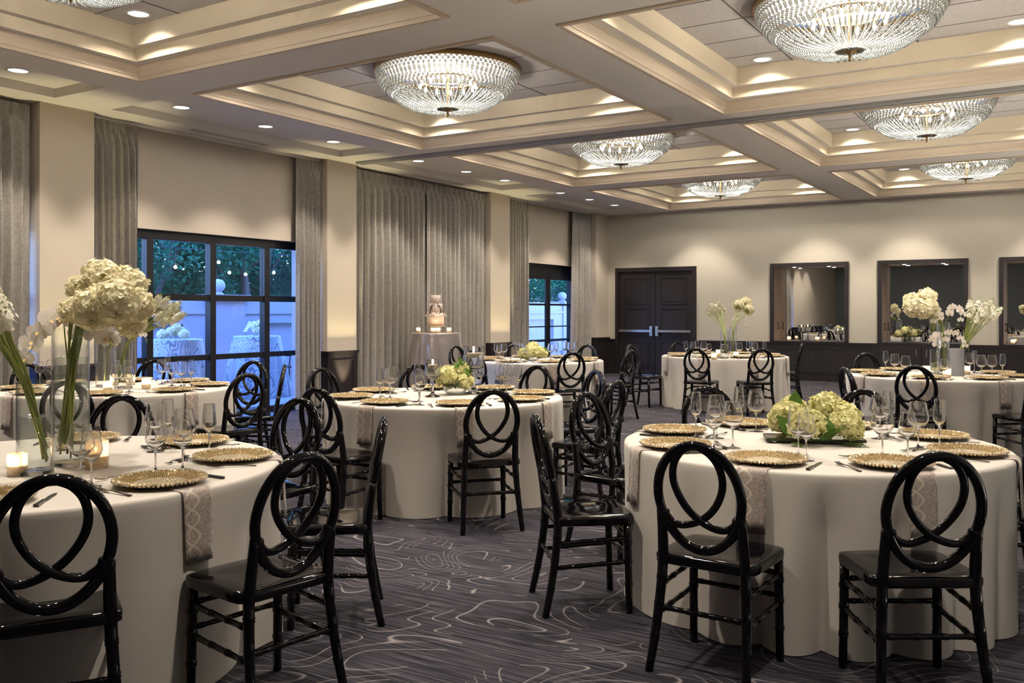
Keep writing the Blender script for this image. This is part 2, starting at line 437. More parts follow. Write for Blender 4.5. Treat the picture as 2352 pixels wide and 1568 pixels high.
for a,b in ((-7.1,-5.75),(-5.55,-4.15),(-3.95,-3.6),(-1.8,-1.5),(-1.3,.1)):
    for q in ((a,b,.66,.675),(a,b,.17,.185),(a,a+.015,.185,.66),(b-.015,b,.185,.66)): fw.box(q[0],q[1],YF-.032,YF-.022,q[2],q[3])
struct(fw.build('wainscot_far', M['wood'], smooth=False))
struct(MB().box(XR,XR+.1,YB-.2,YF+.6,0,ZC).build('wall_right', M['wall_dim'], smooth=False))
struct(MB().box(-10.0,XR+.1,YB-.1,YB,0,ZC).build('wall_back', M['wall_dim'], smooth=False))

# double door
dz = 2.41; d1 = MB().box(-9.206,-9.13,YF-.05,YF+.05,0,dz).box(-7.34,-7.263,YF-.05,YF+.05,0,dz).box(-9.13,-7.34,YF-.05,YF+.05,2.32,dz).build('door_1', M['wood'], smooth=False); struct(d1)
for (a,b,hx) in ((-9.125,-8.24,1),(-8.23,-7.345,-1)):
    lf = MB().box(a,b,YF+.0,YF+.045,.012,2.315)
    for (z0,z1) in ((.16,.74),(.86,1.50),(1.58,2.18)):
        p0,p1 = a+.13,b-.13
        for q in ((p0,p1,z1-.02,z1),(p0,p1,z0,z0+.02),(p0,p0+.02,z0+.02,z1-.02),(p1-.02,p1,z0+.02,z1-.02)): lf.box(q[0],q[1],YF-.014,YF,q[2],q[3])
        lf.box(p0+.06,p1-.06,YF-.008,YF,z0+.06,z1-.06)
    lo = lf.build('leaf', M['wood'], d1, smooth=False)
    e0,e1 = (a+.03,b-.04) if hx > 0 else (a+.04,b-.03)
    MB().box(e0,e1,YF-.075,YF-.04,.955,1.005).box(e0,e0+.05,YF-.05,YF-.013,.96,1.0).box(e1-.05,e1,YF-.05,YF-.013,.96,1.0).build('push_bar', M['chrome'], lo, smooth=False)
    lx = (b-.10) if hx > 0 else (a+.03)
    MB().box(lx,lx+.07,YF-.09,YF-.012,.87,1.09).box(lx+.012,lx+.058,YF-.105,YF-.09,.90,1.06).build('latch', M['chrome'], lo, smooth=False)

# mirrored niches
NLAB = ['first','second','third']
for i,(a,b) in enumerate(NICHE):
    t = thing('bar_niche', NLAB[i]+' mirrored niche from the double doors, dark frame and copper sides', 'niche', ((a+b)/2,YF,NZ0), group='mirrored niches')
    w = (b-a)/2; h = NZ1-NZ0; D = .45
    MB().box(-w,-w+FW,-.04,.02,0,h).box(w-FW,w,-.04,.02,0,h).box(-w+FW,w-FW,-.04,.02,h-FW,h).build('frame', M['wood'], t, smooth=False)
    for sx in (-1,1):
        x0 = sx*(w-FW)
        sp = MB().box(min(x0,x0+sx*.04),max(x0,x0+sx*.04),.02,D,0.012,h-FW).build('side_panel', M['copper'], t, smooth=False)
        MB().box(min(x0-sx*.022,x0-sx*.012),max(x0-sx*.022,x0-sx*.012),D*.58,D*.61,.24,.40).box(min(x0,x0-sx*.014),max(x0,x0-sx*.014),D*.585,D*.605,.25,.27).box(min(x0,x0-sx*.014),max(x0,x0-sx*.014),D*.585,D*.605,.37,.39).build('handle', M['frame_black'], sp, smooth=False)
    MB().box(-w,w,-.04,D,-.03,.012).build('shelf', M['wood'], t, smooth=False)
    tp = MB().box(-w,w,.02,D,h-FW,h-.01).build('top_panel', M['copper'], t, smooth=False)
    MB().box(-w,w,D,D+.02,0,h).build('mirror', M['mirror'], t, smooth=False)
    for sx in (-.35,.35):
        MB().lathe([(.0,h-FW-.002),(.03,h-FW-.002),(.036,h-FW-.008),(.036,h-FW)],16,0,(sx,.22,0)).build('puck_light', M['lens'], tp)
        light('niche_light','SPOT',5.0,(1,.80,.58),t,(sx,.22,h-FW-.02),.03,radians(110),.6)
cab = thing('cabinet', 'dark wood double cabinet under the second mirrored niche, two bar handles', 'cabinet', (-2.71,YF-.022,.12))
MB().box(-.78,.78,-.02,0,0,.63).build('carcass', M['wood'], cab, smooth=False)
for sx in (-1,1):
    d_ = MB().box(min(sx*.01,sx*.76),max(sx*.01,sx*.76),-.04,-.02,.02,.61).build('door', M['wood'], cab, smooth=False)
    MB().box(sx*.09-.007,sx*.09+.007,-.062,-.052,.42,.56).box(sx*.09-.006,sx*.09+.006,-.052,-.04,.43,.445).box(sx*.09-.006,sx*.09+.006,-.052,-.04,.535,.55).build('handle', M['chrome'], d_, smooth=False)

# windows: a frame of bars, one pane per opening
def window(name, y0, y1, ys, zs, x=XG, d=.05):
    f = MB(); t = .055
    f.box(x-d,x+d,y0,y1,2.30,2.41); f.box(x-d,x+d,y0,y1,0,.09)
    for z0,z1 in zs: f.box(x-d*.7,x+d*.7,y0,y1,z0,z1)
    for yy in ys: f.box(x-d,x+d,yy-t*.85,yy+t*.85,.09,2.30)
    f.box(x-d,x+d,y0,y0+.03,0,2.41); f.box(x-d,x+d,y1-.03,y1,0,2.41)
    w = struct(f.build(name, M['frame_black'], smooth=False))
    Y = [y0+.03]+list(ys)+[y1-.03]; Z = [.09]+[v for z in zs for v in z]+[2.30]
    for i in range(len(Y)-1):
        for j in range(0,len(Z),2):
            g = .0 if i == 0 else t*.85; g2 = .0 if i == len(Y)-2 else t*.85
            MB().box(x-.004,x+.004,Y[i]+g,Y[i+1]-g2,Z[j],Z[j+1]).build('pane', M['pane'], w, smooth=False)
    return w
window('window_1', 6.23, 9.94, [7.18,8.137,9.072], [(.78,.85),(1.55,1.63)])
window('window_2', 4.30, 5.60, [4.95], [(.78,.85),(1.55,1.63)])
w3 = window('window_3', 14.94, 18.59, [15.75,18.0], [(.78,.83),(1.545,1.585)])
# glazed double door inside the far window bay
gd = MB().box(XG-.06,XG+.06,15.70,18.08,2.18,2.40)
struct_o = gd.build('door_2', M['frame_black'], smooth=False); struct(struct_o)
for (a,b,m) in ((15.80,16.885,-1),(16.895,17.98,1)):
    l = MB().box(XG+.052,XG+.09,a,a+.085,.03,2.18).box(XG+.052,XG+.09,b-.085,b,.03,2.18).box(XG+.052,XG+.09,a+.085,b-.085,.03,.20).box(XG+.052,XG+.09,a+.085,b-.085,2.09,2.18)
    for z in (.80,1.56): l.box(XG+.056,XG+.086,a+.085,b-.085,z-.017,z+.017)
    lo = l.build('leaf', M['frame_black'], struct_o, smooth=False)
    MB().box(XG+.12,XG+.15,a+.05,b-.05,1.09,1.115).box(XG+.09,XG+.125,a+.05,a+.08,1.09,1.115).box(XG+.09,XG+.125,b-.08,b-.05,1.09,1.115).build('push_bar', M['frame_black'], lo, smooth=False)

# air slots, curtain rails
for k,(y0,y1,lb) in enumerate(((7.46,8.67,'slot air vent in the ceiling above the big window'),(11.86,13.2,'slot air vent in the ceiling above the closed drapes'),(16.2,17.45,'slot air vent in the ceiling above the glazed door'))):
    v = thing('air_vent', lb, 'vent', (-9.28,(y0+y1)/2,ZC), group='ceiling slot vents')
    h = (y1-y0)/2
    MB().box(-.05,-.035,-h,h,-.008,0).box(.035,.05,-h,h,-.008,0).box(-.006,.006,-h,h,-.008,0).box(-.035,.035,-h-.015,-h,-.008,0).box(-.035,.035,h,h+.015,-.008,0).build('frame', M['white_metal'], v, smooth=False)
    MB().box(-.035,.035,-h,h,-.002,-.0005).build('slot', M['slot'], v, smooth=False)
for y0,y1,lb in ((6.25,9.92,'white curtain rail over the big window'),(14.96,18.57,'white curtain rail over the glazed door')):
    tag(MB().box(-9.545,-9.525,y0,y1,3.596,3.632).build('curtain_rail', M['white_metal'], smooth=False), lb, 'curtain rail', 'curtain rails')

# ------------------------------------------------------------------ curtains
def curtain(y0, y1, n, lb, seed, flare=0.0, amp=.078):
    r = random.Random(seed); mb = MB(); NU = n*18; NZ = 30; x = -9.505
    am = [r.uniform(.55,1.2) for _ in range(n+2)]; q = [r.uniform(0,2*pi) for _ in range(6)]
    for j in range(NZ+1):
        z = .02+(3.597-.02)*(j/NZ)**.85; t = 1-(z-.02)/3.577          # t: 0 at the heading, 1 at the hem
        hd = max(0.0,min(1.0,(z-3.30)/.20)); hd = hd*hd*(3-2*hd)
        for i in range(NU+1):
            s = i/NU; e = sin(pi*s)
            wp = e*t**.6*(.34*sin(5.1*s+q[0])+.22*sin(9.7*s+q[1]+1.2*t)+.10*sin(17*s+q[2]))
            c = s*n+wp; k = max(0,min(int(c),n)); fr = c-int(c)
            a0 = am[k]*(1-fr)+am[min(k+1,n+1)]*fr
            w = sin(2*pi*c+.9*sin(2*pi*c)*.5)+.28*sin(4*pi*c+q[3]+2*t); w = max(-1.0,min(1.0,w*.85))
            f2 = s*n % 1.0; pin = max(0.0,1-abs(f2-.5)/.10)
            head = -.012+.058*pin*(1-.3*abs(f2-.5))+.010*cos(2*pi*f2)
            xx = x+hd*head+(1-hd)*amp*a0*w
            yy = y0+(y1-y0)*s+.010*sin(2*pi*c*1.0+1.2)*(1-hd)*(1 if 0 < i < NU else 0)
            if flare: yy += flare*t*(s if flare > 0 else (1-s))
            mb.v.append((max(-9.600,min(-9.408,xx)), yy, z))
    for j in range(NZ):
        for i in range(NU):
            a = j*(NU+1)+i; mb.f.append((a,a+1,a+NU+2,a+NU+1)); mb.m.append(0)
    t = thing('curtain', lb, 'curtain', (0,0,0), group='grey floral drapes')
    mb.build('panel', M['curtain'], t)
    return t
curtain(4.42,5.555,9,'grey floral drape at the left edge beside the cream pier',1)
curtain(6.26,6.86,7,'grey floral drape on the left side of the big window',2)
curtain(9.42,9.925,6,'grey floral drape on the right side of the big window',3)
curtain(10.60,12.43,12,'left of the two closed drapes behind the wedding cake',4,0,.085)
curtain(12.44,14.255,12,'right of the two closed drapes behind the wedding cake',5,0,.085)
curtain(14.96,15.80,7,'grey floral drape on the left of the glazed door',6)
curtain(17.66,18.575,7,'grey floral drape in the corner right of the glazed door',7,-.10)

# ------------------------------------------------------------------ downlights
E_UP = 100.0; E_FILL = 95.0
WARM = (1.0,.885,.74); SOFT = (1.0,.92,.80)
def make_downlight(lb, energy, cone, wide):
    t = thing('downlight', lb, 'downlight', group='recessed downlights')
    MB().lathe([(.088,-.001),(.112,-.001),(.113,-.006),(.092,-.010),(.088,-.004)],28).build('trim_ring', M['white_metal'], t)
    MB().lathe([(0,-.0015),(.06,-.0015),(.088,-.0025)],28).build('lens', M['lens'], t)
    light('spot_%d' % energy,'SPOT',energy,WARM,t,(0,0,-.03),.07,cone,.45)
    if wide: light('spill_%d' % wide,'SPOT',wide,WARM,t,(0,0,-.03),.05,radians(132),.35)
    return t
SOFY = [2.5,3.74,4.98,6.86,8.12,9.34,11.22,12.5,13.69,15.71,16.94,18.13]
BAY = ['left edge','left edge','left edge','big window','big window','big window','closed drapes','closed drapes','closed drapes','glazed door','glazed door','glazed door']
E_SOF, E_COF, E_WIDE = 72.0, 125.0, 16.0
sd = make_downlight('downlight in the soffit nearest the left edge', E_SOF, radians(92), 0)
cnt = {}
for k,y in enumerate(SOFY):
    if k == 0: sd.location = (-8.72,y,3.73); sd['label'] = 'soffit downlight out of view beyond the left edge'; continue
    if k in (1,2): dup(sd,(-8.72,y,3.73),0,'downlight in the soffit nearest the left edge' if k == 2 else 'second soffit downlight out of view beyond the left edge'); continue
    n = cnt.get(BAY[k],0); cnt[BAY[k]] = n+1
    dup(sd,(-8.72,y,3.73),0,'%s of three soffit downlights before the %s' % (['nearest','middle','farthest'][n],BAY[k]))
cd = None
COFN = {(0,0):'top-left',(0,1):'middle-left',(0,2):'third left-row',(0,3):'farthest left-row',(1,0):'overhead right',(1,1):'nearest right-row',(1,2):'second right-row',(1,3):'farthest right-row'}
for i,(x0,x1) in enumerate(COFX):
    for j,(y0,y1) in enumerate(COFY):
        for (px,py,nm) in ((x0+.56,y1-.42,'far left corner'),(x1-.56,y1-.42,'far right corner'),(x0+.56,y0+.42,'near left corner'),(x1-.56,y0+.42,'near right corner')):
            lb = 'downlight in the %s of the %s ceiling coffer' % (nm,COFN[(i,j)])
            if cd is None: cd = make_downlight(lb, E_COF, radians(84), E_WIDE); cd.location = (px,py,ZT)
            else: dup(cd,(px,py,ZT),0,lb)

# ------------------------------------------------------------------ crystal chandeliers
def make_chandelier(lb):
    t = thing('crystal_chandelier', lb, 'chandelier', group='crystal dome chandeliers')
    RR = .77; H = .40
    MB().lathe([(RR-.06,0),(RR+.022,0),(RR+.034,-.012),(RR+.026,-.034),(RR+.030,-.048),(RR+.004,-.056),(RR-.06,-.03)],72).build('rim', M['brass'], t)
    def prof(s):                                   # s 0 at the rim, 1 at the bottom centre
        a = s*pi/2; return (RR*cos(a)**.72 if s < 1 else 0.0, -.04-H*sin(a)**1.1)
    N = 84
    def band(name, ss, kind):
        b = MB()
        for q,s in enumerate(ss):
            for k in range(N):
                g = 2*pi*(k+.5*(q % 2 if kind == 'bead' else 0))/N; r,z = prof(s)
                if kind == 'bead': b.ball((r*cos(g),r*sin(g),z),.0185,6,4)
                else:
                    r2,z2 = prof(s+kind); w = .019
                    c,d = cos(g),sin(g); P = []
                    for (rr,zz,ww) in ((r,z,.3),((r*.8+r2*.2),(z*.8+z2*.2),1),((r*.2+r2*.8),(z*.2+z2*.8),1),(r2,z2,.3)):
                        for (o1,o2) in ((0,.012),(w*ww,0),(0,-.012),(-w*ww,0)): P.append(((rr+o2)*c-o1*d,(rr+o2)*d+o1*c,zz))
                    F = [(u*4+v,u*4+(v+1)%4,u*4+4+(v+1)%4,u*4+4+v) for u in range(3) for v in range(4)]
                    b.add(P,F)
        return b.build(name, M['crystal'], t)
    band('bead_band',(.03,.085,.14),'bead'); band('prism_band',(.165,),.10)
    band('bead_band',(.29,.335,.38),'bead'); band('prism_band',(.40,),.09)
    b = MB(); k0 = 26
    for k in range(N):
        g = 2*pi*k/N; step = 1 if True else 2
        for q in range(k0):
            s = .515+(.975-.515)*q/(k0-1); r,z = prof(s); sag = .018*sin(pi*min(1,(s-.515)/.46))*(1 if k % 2 else .2)
            if r < .16 and k % 2: continue
            b.ball((r*cos(g),r*sin(g),z-sag),.0105,5,3)
    b.build('bead_strands', M['crystal'], t)
    MB().lathe([(0,-.53),(.008,-.525),(.012,-.512),(.006,-.50),(.014,-.49),(.016,-.48),(.008,-.472),(.03,-.458),(.075,-.442),(.115,-.43),(.11,-.42),(0,-.42)],24).build('finial', M['brass'], t)
    c = MB().lathe([(.30,-.12),(.31,-.13),(.30,-.14),(.29,-.13),(.30,-.12)],36)
    for k in range(12):
        g = 2*pi*k/12; c.tube([(.30*cos(g),.30*sin(g),-.13),(.30*cos(g),.30*sin(g),-.16)],.014,6)
    c.tube([(0,0,0),(0,0,-.42)],.012,8); 
    for k in range(4): g = pi/2*k; c.tube([(0,0,-.10),(.30*cos(g),.30*sin(g),-.13)],.007,6)
    c.build('lamp_frame', M['brass'], t)
    for k in range(12):
        g = 2*pi*k/12; MB().ball((.30*cos(g),.30*sin(g),-.19),.016,8,6,0,1.9).build('bulb', M['bulb'], t)
    light('chandelier_glow','POINT',E_CH,SOFT,t,(0,0,-.22),.16)
    return t
E_CH = 82.0
CHL = {(0,0):'crystal chandelier cut off at the top left corner',(0,1):'complete crystal chandelier left of centre, brass rim showing',(0,2):'crystal chandelier just beyond the ceiling track, centre',(0,3):'farthest crystal chandelier in the left row',
       (1,1):'largest crystal chandelier cut off at the top right',(1,2):'crystal chandelier beyond the ceiling track at the right',(1,3):'farthest crystal chandelier of the right row',(1,0):'crystal chandelier overhead above the camera'}
ch = None
for (i,j),lb in CHL.items():
    if (i,j) == (1,0): continue
    loc = ((COFX[i][0]+COFX[i][1])/2,(COFY[j][0]+COFY[j][1])/2,ZT)
    if ch is None: ch = make_chandelier(lb); ch.location = loc
    else: dup(ch,loc,0,lb)
# uplights at the foot of three piers
for (y,lb) in ((5.915,'black uplight at the foot of the pier left of the big window'),(10.255,'black uplight at the foot of the pier right of the big window'),(14.605,'black uplight at the foot of the pier left of the glazed door')):
    u = thing('uplight', lb, 'uplight', (XL+.17,y,0), group='pier uplights')
    MB().lathe([(.0,.0),(.075,0),(.08,.02),(.08,.15),(.068,.15),(.06,.13),(0,.13)],20).build('can', M['frame_black'], u)
    MB().lathe([(0,.134),(.058,.134)],20).build('lens', emit('uplight_lens',(1,.9,.6),3.0) if 'uplight_lens' not in bpy.data.materials else bpy.data.materials['uplight_lens'], u)
    light('uplight_beam','SPOT',E_UP,(1,.86,.48),u,(0,0,.17),.04,radians(50),.7,(pi,radians(-9),0))
# added uplights along the unseen right wall, put in to brighten the ceiling
for i,(x,y) in enumerate(((.74,4.2),(.74,7.6),(.74,11.0),(.74,15.0))):
    u = thing('uplight','black uplight at the foot of the %s wall, out of view, %s' % ('right' if i < 4 else 'back',ORD[i % 4]+' along'),'uplight',(x,y,0),group='wall uplights')
    for c in [o for o in COL.objects if o.parent and o.parent.name == 'uplight' and o.type == 'MESH']: q = c.copy(); COL.objects.link(q); q.parent = u
    light('added_ceiling_fill','SPOT',E_FILL,(1,.88,.70),u,(0,0,.17),.05,radians(124),.4,(pi,0,0))
# ------------------------------------------------------------------ where things stand (metres)
TABLES = {'L1': ((-3.766, 2.257), 0.98),
 'L2': ((-7.132, 4.952), 0.96),
 'M1': ((-4.247, 5.791), 0.92),
 'M2': ((-6.407, 10.854), 0.92),
 'R1': ((-1.187, 4.703), 0.92),
 'R2': ((-4.621, 13.388), 0.93),
 'R3': ((-1.319, 10.524), 0.92)}
CHAIRS = [('R1', -1.257, 3.395, 356.9, -93), ('R1', -0.485, 3.597, 32.4, -58), ('R1', -2.192, 3.862, 309.9, -140), ('R1', -2.533, 5.002, 257.5, 167),
 ('R1', -2.085, 5.788, 219.6, 130), ('R1', -1.202, 6.045, 180.6, 91), ('R1', -0.195, 5.596, 132.0, 42), ('R1', 0.147, 4.656, 88.0, -2),
 ('M1', -3.255, 4.936, 49.2, -41), ('M1', -4.258, 4.481, 359.5, -90), ('M1', -5.646, 5.959, 263.2, 173), ('M1', -2.958, 6.033, 90.0, 10),
 ('M1', -3.564, 6.909, 148.6, 59), ('M1', -5.256, 6.775, 225.7, 136), ('M1', -4.275, 7.199, 181.1, 91), ('L1', -2.717, 1.656, 60.2, -30),
 ('L1', -2.393, 2.342, 82.0, 3), ('L1', -2.86, 3.29, 131.0, 48), ('L1', -4.775, 3.323, 223.4, 133), ('L1', -3.806, 3.728, 181.6, 92),
 ('L2', -5.792, 5.14, 82.0, 7), ('L2', -7.114, 6.407, 195.0, 90), ('L2', -6.415, 6.099, 136.0, 57), ('L2', -8.105, 6.026, 222.2, 132),
 ('L2', -6.241, 3.938, 41.3, -49), ('L2', -8.577, 5.029, 267.0, 177), ('M2', -5.413, 10.001, 49.4, -41), ('M2', -6.484, 9.523, 356.7, -93),
 ('M2', -7.804, 11.023, 263.1, 173), ('M2', -5.099, 10.948, 85.0, 4), ('M2', -6.383, 12.26, 179.0, 89), ('M2', -7.381, 11.873, 223.7, 134),
 ('R2', -4.541, 12.054, 3.4, -87), ('R2', -3.777, 12.373, 39.8, -50), ('R2', -5.784, 12.736, 266.0, -153), ('R2', -3.878, 14.625, 100.0, 57),
 ('R2', -5.688, 14.324, 228.7, 139), ('R3', -1.343, 9.214, 358.9, -91), ('R3', -1.77, 8.551, 303.0, -105), ('R3', -2.215, 11.581, 220.3, 130),
 ('R3', -0.375, 11.468, 135.0, 45), ('R3', -0.375, 9.58, 45.0, -45)]
GLASSES = [('L1', 'B', -3.707, 2.771), ('L1', 'F', -3.745, 2.869), ('L1', 'W', -3.232, 2.416), ('L1', 'B', -3.395, 2.685), ('L1', 'W', -3.179, 2.507),
 ('L1', 'F', -3.39, 2.819), ('L1', 'B', -3.28, 2.118), ('L1', 'W', -3.165, 2.086), ('L1', 'F', -4.485, 2.831), ('M1', 'F', -4.502, 5.327),
 ('M1', 'B', -4.506, 5.448), ('M1', 'B', -4.726, 5.752), ('M1', 'F', -4.152, 5.348), ('M1', 'W', -3.991, 5.151), ('M1', 'B', -4.622, 6.105),
 ('M1', 'F', -4.711, 6.049), ('M1', 'W', -4.272, 6.226), ('M1', 'F', -4.288, 6.364), ('M1', 'B', -4.149, 6.451), ('M1', 'B', -3.977, 6.267),
 ('M1', 'F', -4.174, 6.64), ('M1', 'F', -3.812, 6.187), ('M2', 'F', -6.833, 10.502), ('M2', 'W', -6.737, 10.43), ('M2', 'B', -6.742, 10.559),
 ('M2', 'B', -6.256, 10.998), ('M2', 'F', -6.306, 11.245), ('M2', 'B', -6.425, 11.714), ('M2', 'B', -6.257, 11.563), ('M2', 'F', -6.135, 11.494),
 ('M2', 'B', -7.037, 11.374), ('M2', 'W', -6.922, 11.295), ('M2', 'W', -6.264, 10.342), ('R2', 'F', -4.908, 12.561), ('R2', 'B', -4.817, 12.612),
 ('R2', 'F', -4.912, 13.015), ('R2', 'W', -4.548, 12.521), ('R2', 'B', -4.736, 12.814), ('R2', 'W', -4.359, 12.558), ('R2', 'B', -4.154, 12.654),
 ('R2', 'F', -4.11, 12.907), ('R2', 'F', -4.176, 13.319), ('R2', 'B', -3.979, 12.801), ('R2', 'F', -3.91, 13.032), ('R3', 'F', -1.837, 10.474),
 ('R3', 'B', -1.682, 10.094), ('R3', 'B', -1.515, 9.691), ('R3', 'W', -1.169, 9.677), ('R3', 'B', -1.055, 10.8), ('R3', 'F', -1.046, 11.137),
 ('R3', 'B', -0.903, 10.286), ('R3', 'B', -0.813, 10.342), ('R3', 'F', -0.724, 10.398), ('R1', 'F', -1.739, 4.593), ('R1', 'B', -1.636, 4.616),
 ('R1', 'W', -1.515, 4.239), ('R1', 'B', -1.451, 4.323), ('R1', 'F', -1.648, 5.016), ('R1', 'B', -1.545, 4.994), ('R1', 'B', -1.112, 4.219),
 ('R1', 'W', -1.054, 4.132), ('R1', 'B', -0.787, 4.411), ('R1', 'W', -0.682, 4.419), ('R1', 'B', -0.691, 4.777), ('R1', 'F', -0.606, 4.847),
 ('R1', 'B', -0.915, 5.044), ('R1', 'F', -0.892, 5.147), ('L2', 'B', -7.135, 5.401), ('L2', 'W', -6.891, 5.321), ('L2', 'F', -7.312, 5.598),
 ('L2', 'B', -6.743, 5.302), ('L2', 'F', -6.627, 5.319), ('L2', 'B', -6.752, 4.673), ('L2', 'W', -6.663, 4.729), ('L2', 'W', -7.979, 4.755),
 ('L2', 'B', -7.89, 4.811)]
VASES = [('L1', 'L1a', (-3.614, 2.134), 0.07, 0.375, 0.235), ('L1', 'L1b', (-3.691, 2.336), 0.075, 0.585, 0.46),
 ('L2', 'L2a', (-7.007, 4.919), 0.075, 0.4, 0.24), ('L2', 'L2b', (-7.316, 4.943), 0.07, 0.52, 0.0), ('R2', 'R2a', (-4.352, 12.61), 0.06, 0.39, 0.2),
 ('R2', 'R2b', (-4.288, 12.795), 0.05, 0.46, 0.3), ('R3', 'R3t', (-1.279, 10.501), 0.062, 0.55, 0.35),
 ('R3', 'R3m', (-1.14, 10.434), 0.07, 0.28, 0.26), ('R3', 'R3s', (-1.371, 10.602), 0.05, 0.26, 0.12)]
FLOWERS = [('hydrangea', 'L1b', (-3.664, 2.366, 1.507), 0.062), ('hydrangea', 'L1b', (-3.585, 2.416, 1.548), 0.088),
 ('hydrangea', 'L1b', (-3.534, 2.507, 1.521), 0.082), ('hydrangea', 'L1b', (-3.599, 2.289, 1.413), 0.058),
 ('hydrangea', 'L1b', (-3.406, 2.257, 1.42), 0.088), ('hydrangea', 'L1b', (-3.293, 2.28, 1.451), 0.088),
 ('hydrangea', 'L1b', (-3.324, 2.402, 1.435), 0.068), ('hydrangea', 'L1b', (-3.44, 2.448, 1.365), 0.066), ('stock', 'L1a', (-3.569, 1.954, 1.413), 0),
 ('stock', 'L1a', (-3.659, 1.957, 1.45), 0), ('stock', 'L1a', (-3.55, 1.907, 1.374), 0), ('stock', 'L1a', (-3.602, 1.992, 1.425), 0),
 ('stock', 'L1a', (-3.746, 1.961, 1.408), 0), ('stock', 'L1a', (-3.68, 1.943, 1.484), 0), ('stock', 'L1a', (-3.731, 2.03, 1.478), 0),
 ('stock', 'L1a', (-3.505, 1.935, 1.386), 0), ('stock', 'L2a', (-6.593, 5.051, 1.399), 0), ('stock', 'L2a', (-6.668, 5.038, 1.407), 0),
 ('stock', 'L2a', (-6.626, 5.079, 1.444), 0), ('stock', 'L2a', (-6.662, 5.098, 1.357), 0), ('stock', 'L2a', (-6.687, 5.026, 1.454), 0),
 ('stock', 'L2a', (-6.607, 5.127, 1.405), 0), ('stock', 'L2a', (-6.532, 4.921, 1.367), 0), ('stock', 'L2a', (-6.587, 5.01, 1.486), 0),
 ('stock', 'L2a', (-6.614, 5.128, 1.341), 0), ('stock', 'L2a', (-6.704, 4.989, 1.433), 0), ('stock', 'L2a', (-6.601, 5.125, 1.453), 0),
 ('stock', 'L2a', (-6.514, 4.956, 1.322), 0), ('stock', 'L2a', (-6.642, 4.977, 1.502), 0), ('stock', 'L2a', (-6.433, 5.045, 1.368), 0),
 ('stock', 'R2a', (-4.635, 13.156, 1.447), 0), ('stock', 'R2a', (-4.693, 13.128, 1.41), 0), ('stock', 'R2a', (-4.62, 13.015, 1.484), 0),
 ('stock', 'R2a', (-4.586, 13.094, 1.41), 0), ('stock', 'R2a', (-4.718, 13.029, 1.432), 0), ('stock', 'R2a', (-4.624, 13.268, 1.493), 0),
 ('stock', 'R2a', (-4.693, 13.183, 1.367), 0), ('stock', 'R2a', (-4.688, 13.014, 1.495), 0), ('stock', 'R2a', (-4.575, 13.265, 1.438), 0),
 ('stock', 'R2a', (-4.727, 12.983, 1.383), 0), ('stock', 'R2a', (-4.63, 13.18, 1.533), 0), ('stock', 'R2a', (-4.575, 13.075, 1.361), 0),
 ('hydrangea', 'R2b', (-4.38, 13.303, 1.498), 0.085), ('hydrangea', 'R2b', (-4.324, 13.456, 1.538), 0.09),
 ('hydrangea', 'R2b', (-4.254, 13.382, 1.434), 0.08), ('hydrangea', 'R3t', (-1.511, 10.144, 1.456), 0.105),
 ('hydrangea', 'R3t', (-1.413, 10.323, 1.556), 0.1), ('hydrangea', 'R3t', (-1.421, 10.141, 1.425), 0.09),
 ('hydrangea', 'R3t', (-1.543, 10.242, 1.524), 0.085), ('hydrangea', 'R3t', (-1.368, 10.233, 1.461), 0.085),
 ('stock', 'R3m', (-0.883, 10.455, 1.403), 0), ('stock', 'R3m', (-0.966, 10.649, 1.39), 0), ('stock', 'R3m', (-0.903, 10.501, 1.449), 0),
 ('stock', 'R3m', (-0.878, 10.519, 1.359), 0), ('stock', 'R3m', (-1.008, 10.654, 1.431), 0), ('stock', 'R3m', (-0.851, 10.721, 1.429), 0),
 ('stock', 'R3m', (-0.949, 10.495, 1.344), 0), ('stock', 'R3m', (-0.97, 10.672, 1.483), 0), ('stock', 'R3m', (-0.824, 10.644, 1.362), 0),
 ('stock', 'R3m', (-1.034, 10.552, 1.394), 0), ('stock', 'R3m', (-0.853, 10.531, 1.478), 0), ('stock', 'R3m', (-0.905, 10.707, 1.311), 0),
 ('stock', 'R3m', (-1.032, 10.557, 1.476), 0), ('stock', 'R3m', (-0.795, 10.783, 1.405), 0), ('stock', 'R3m', (-1.022, 10.62, 1.336), 0)]
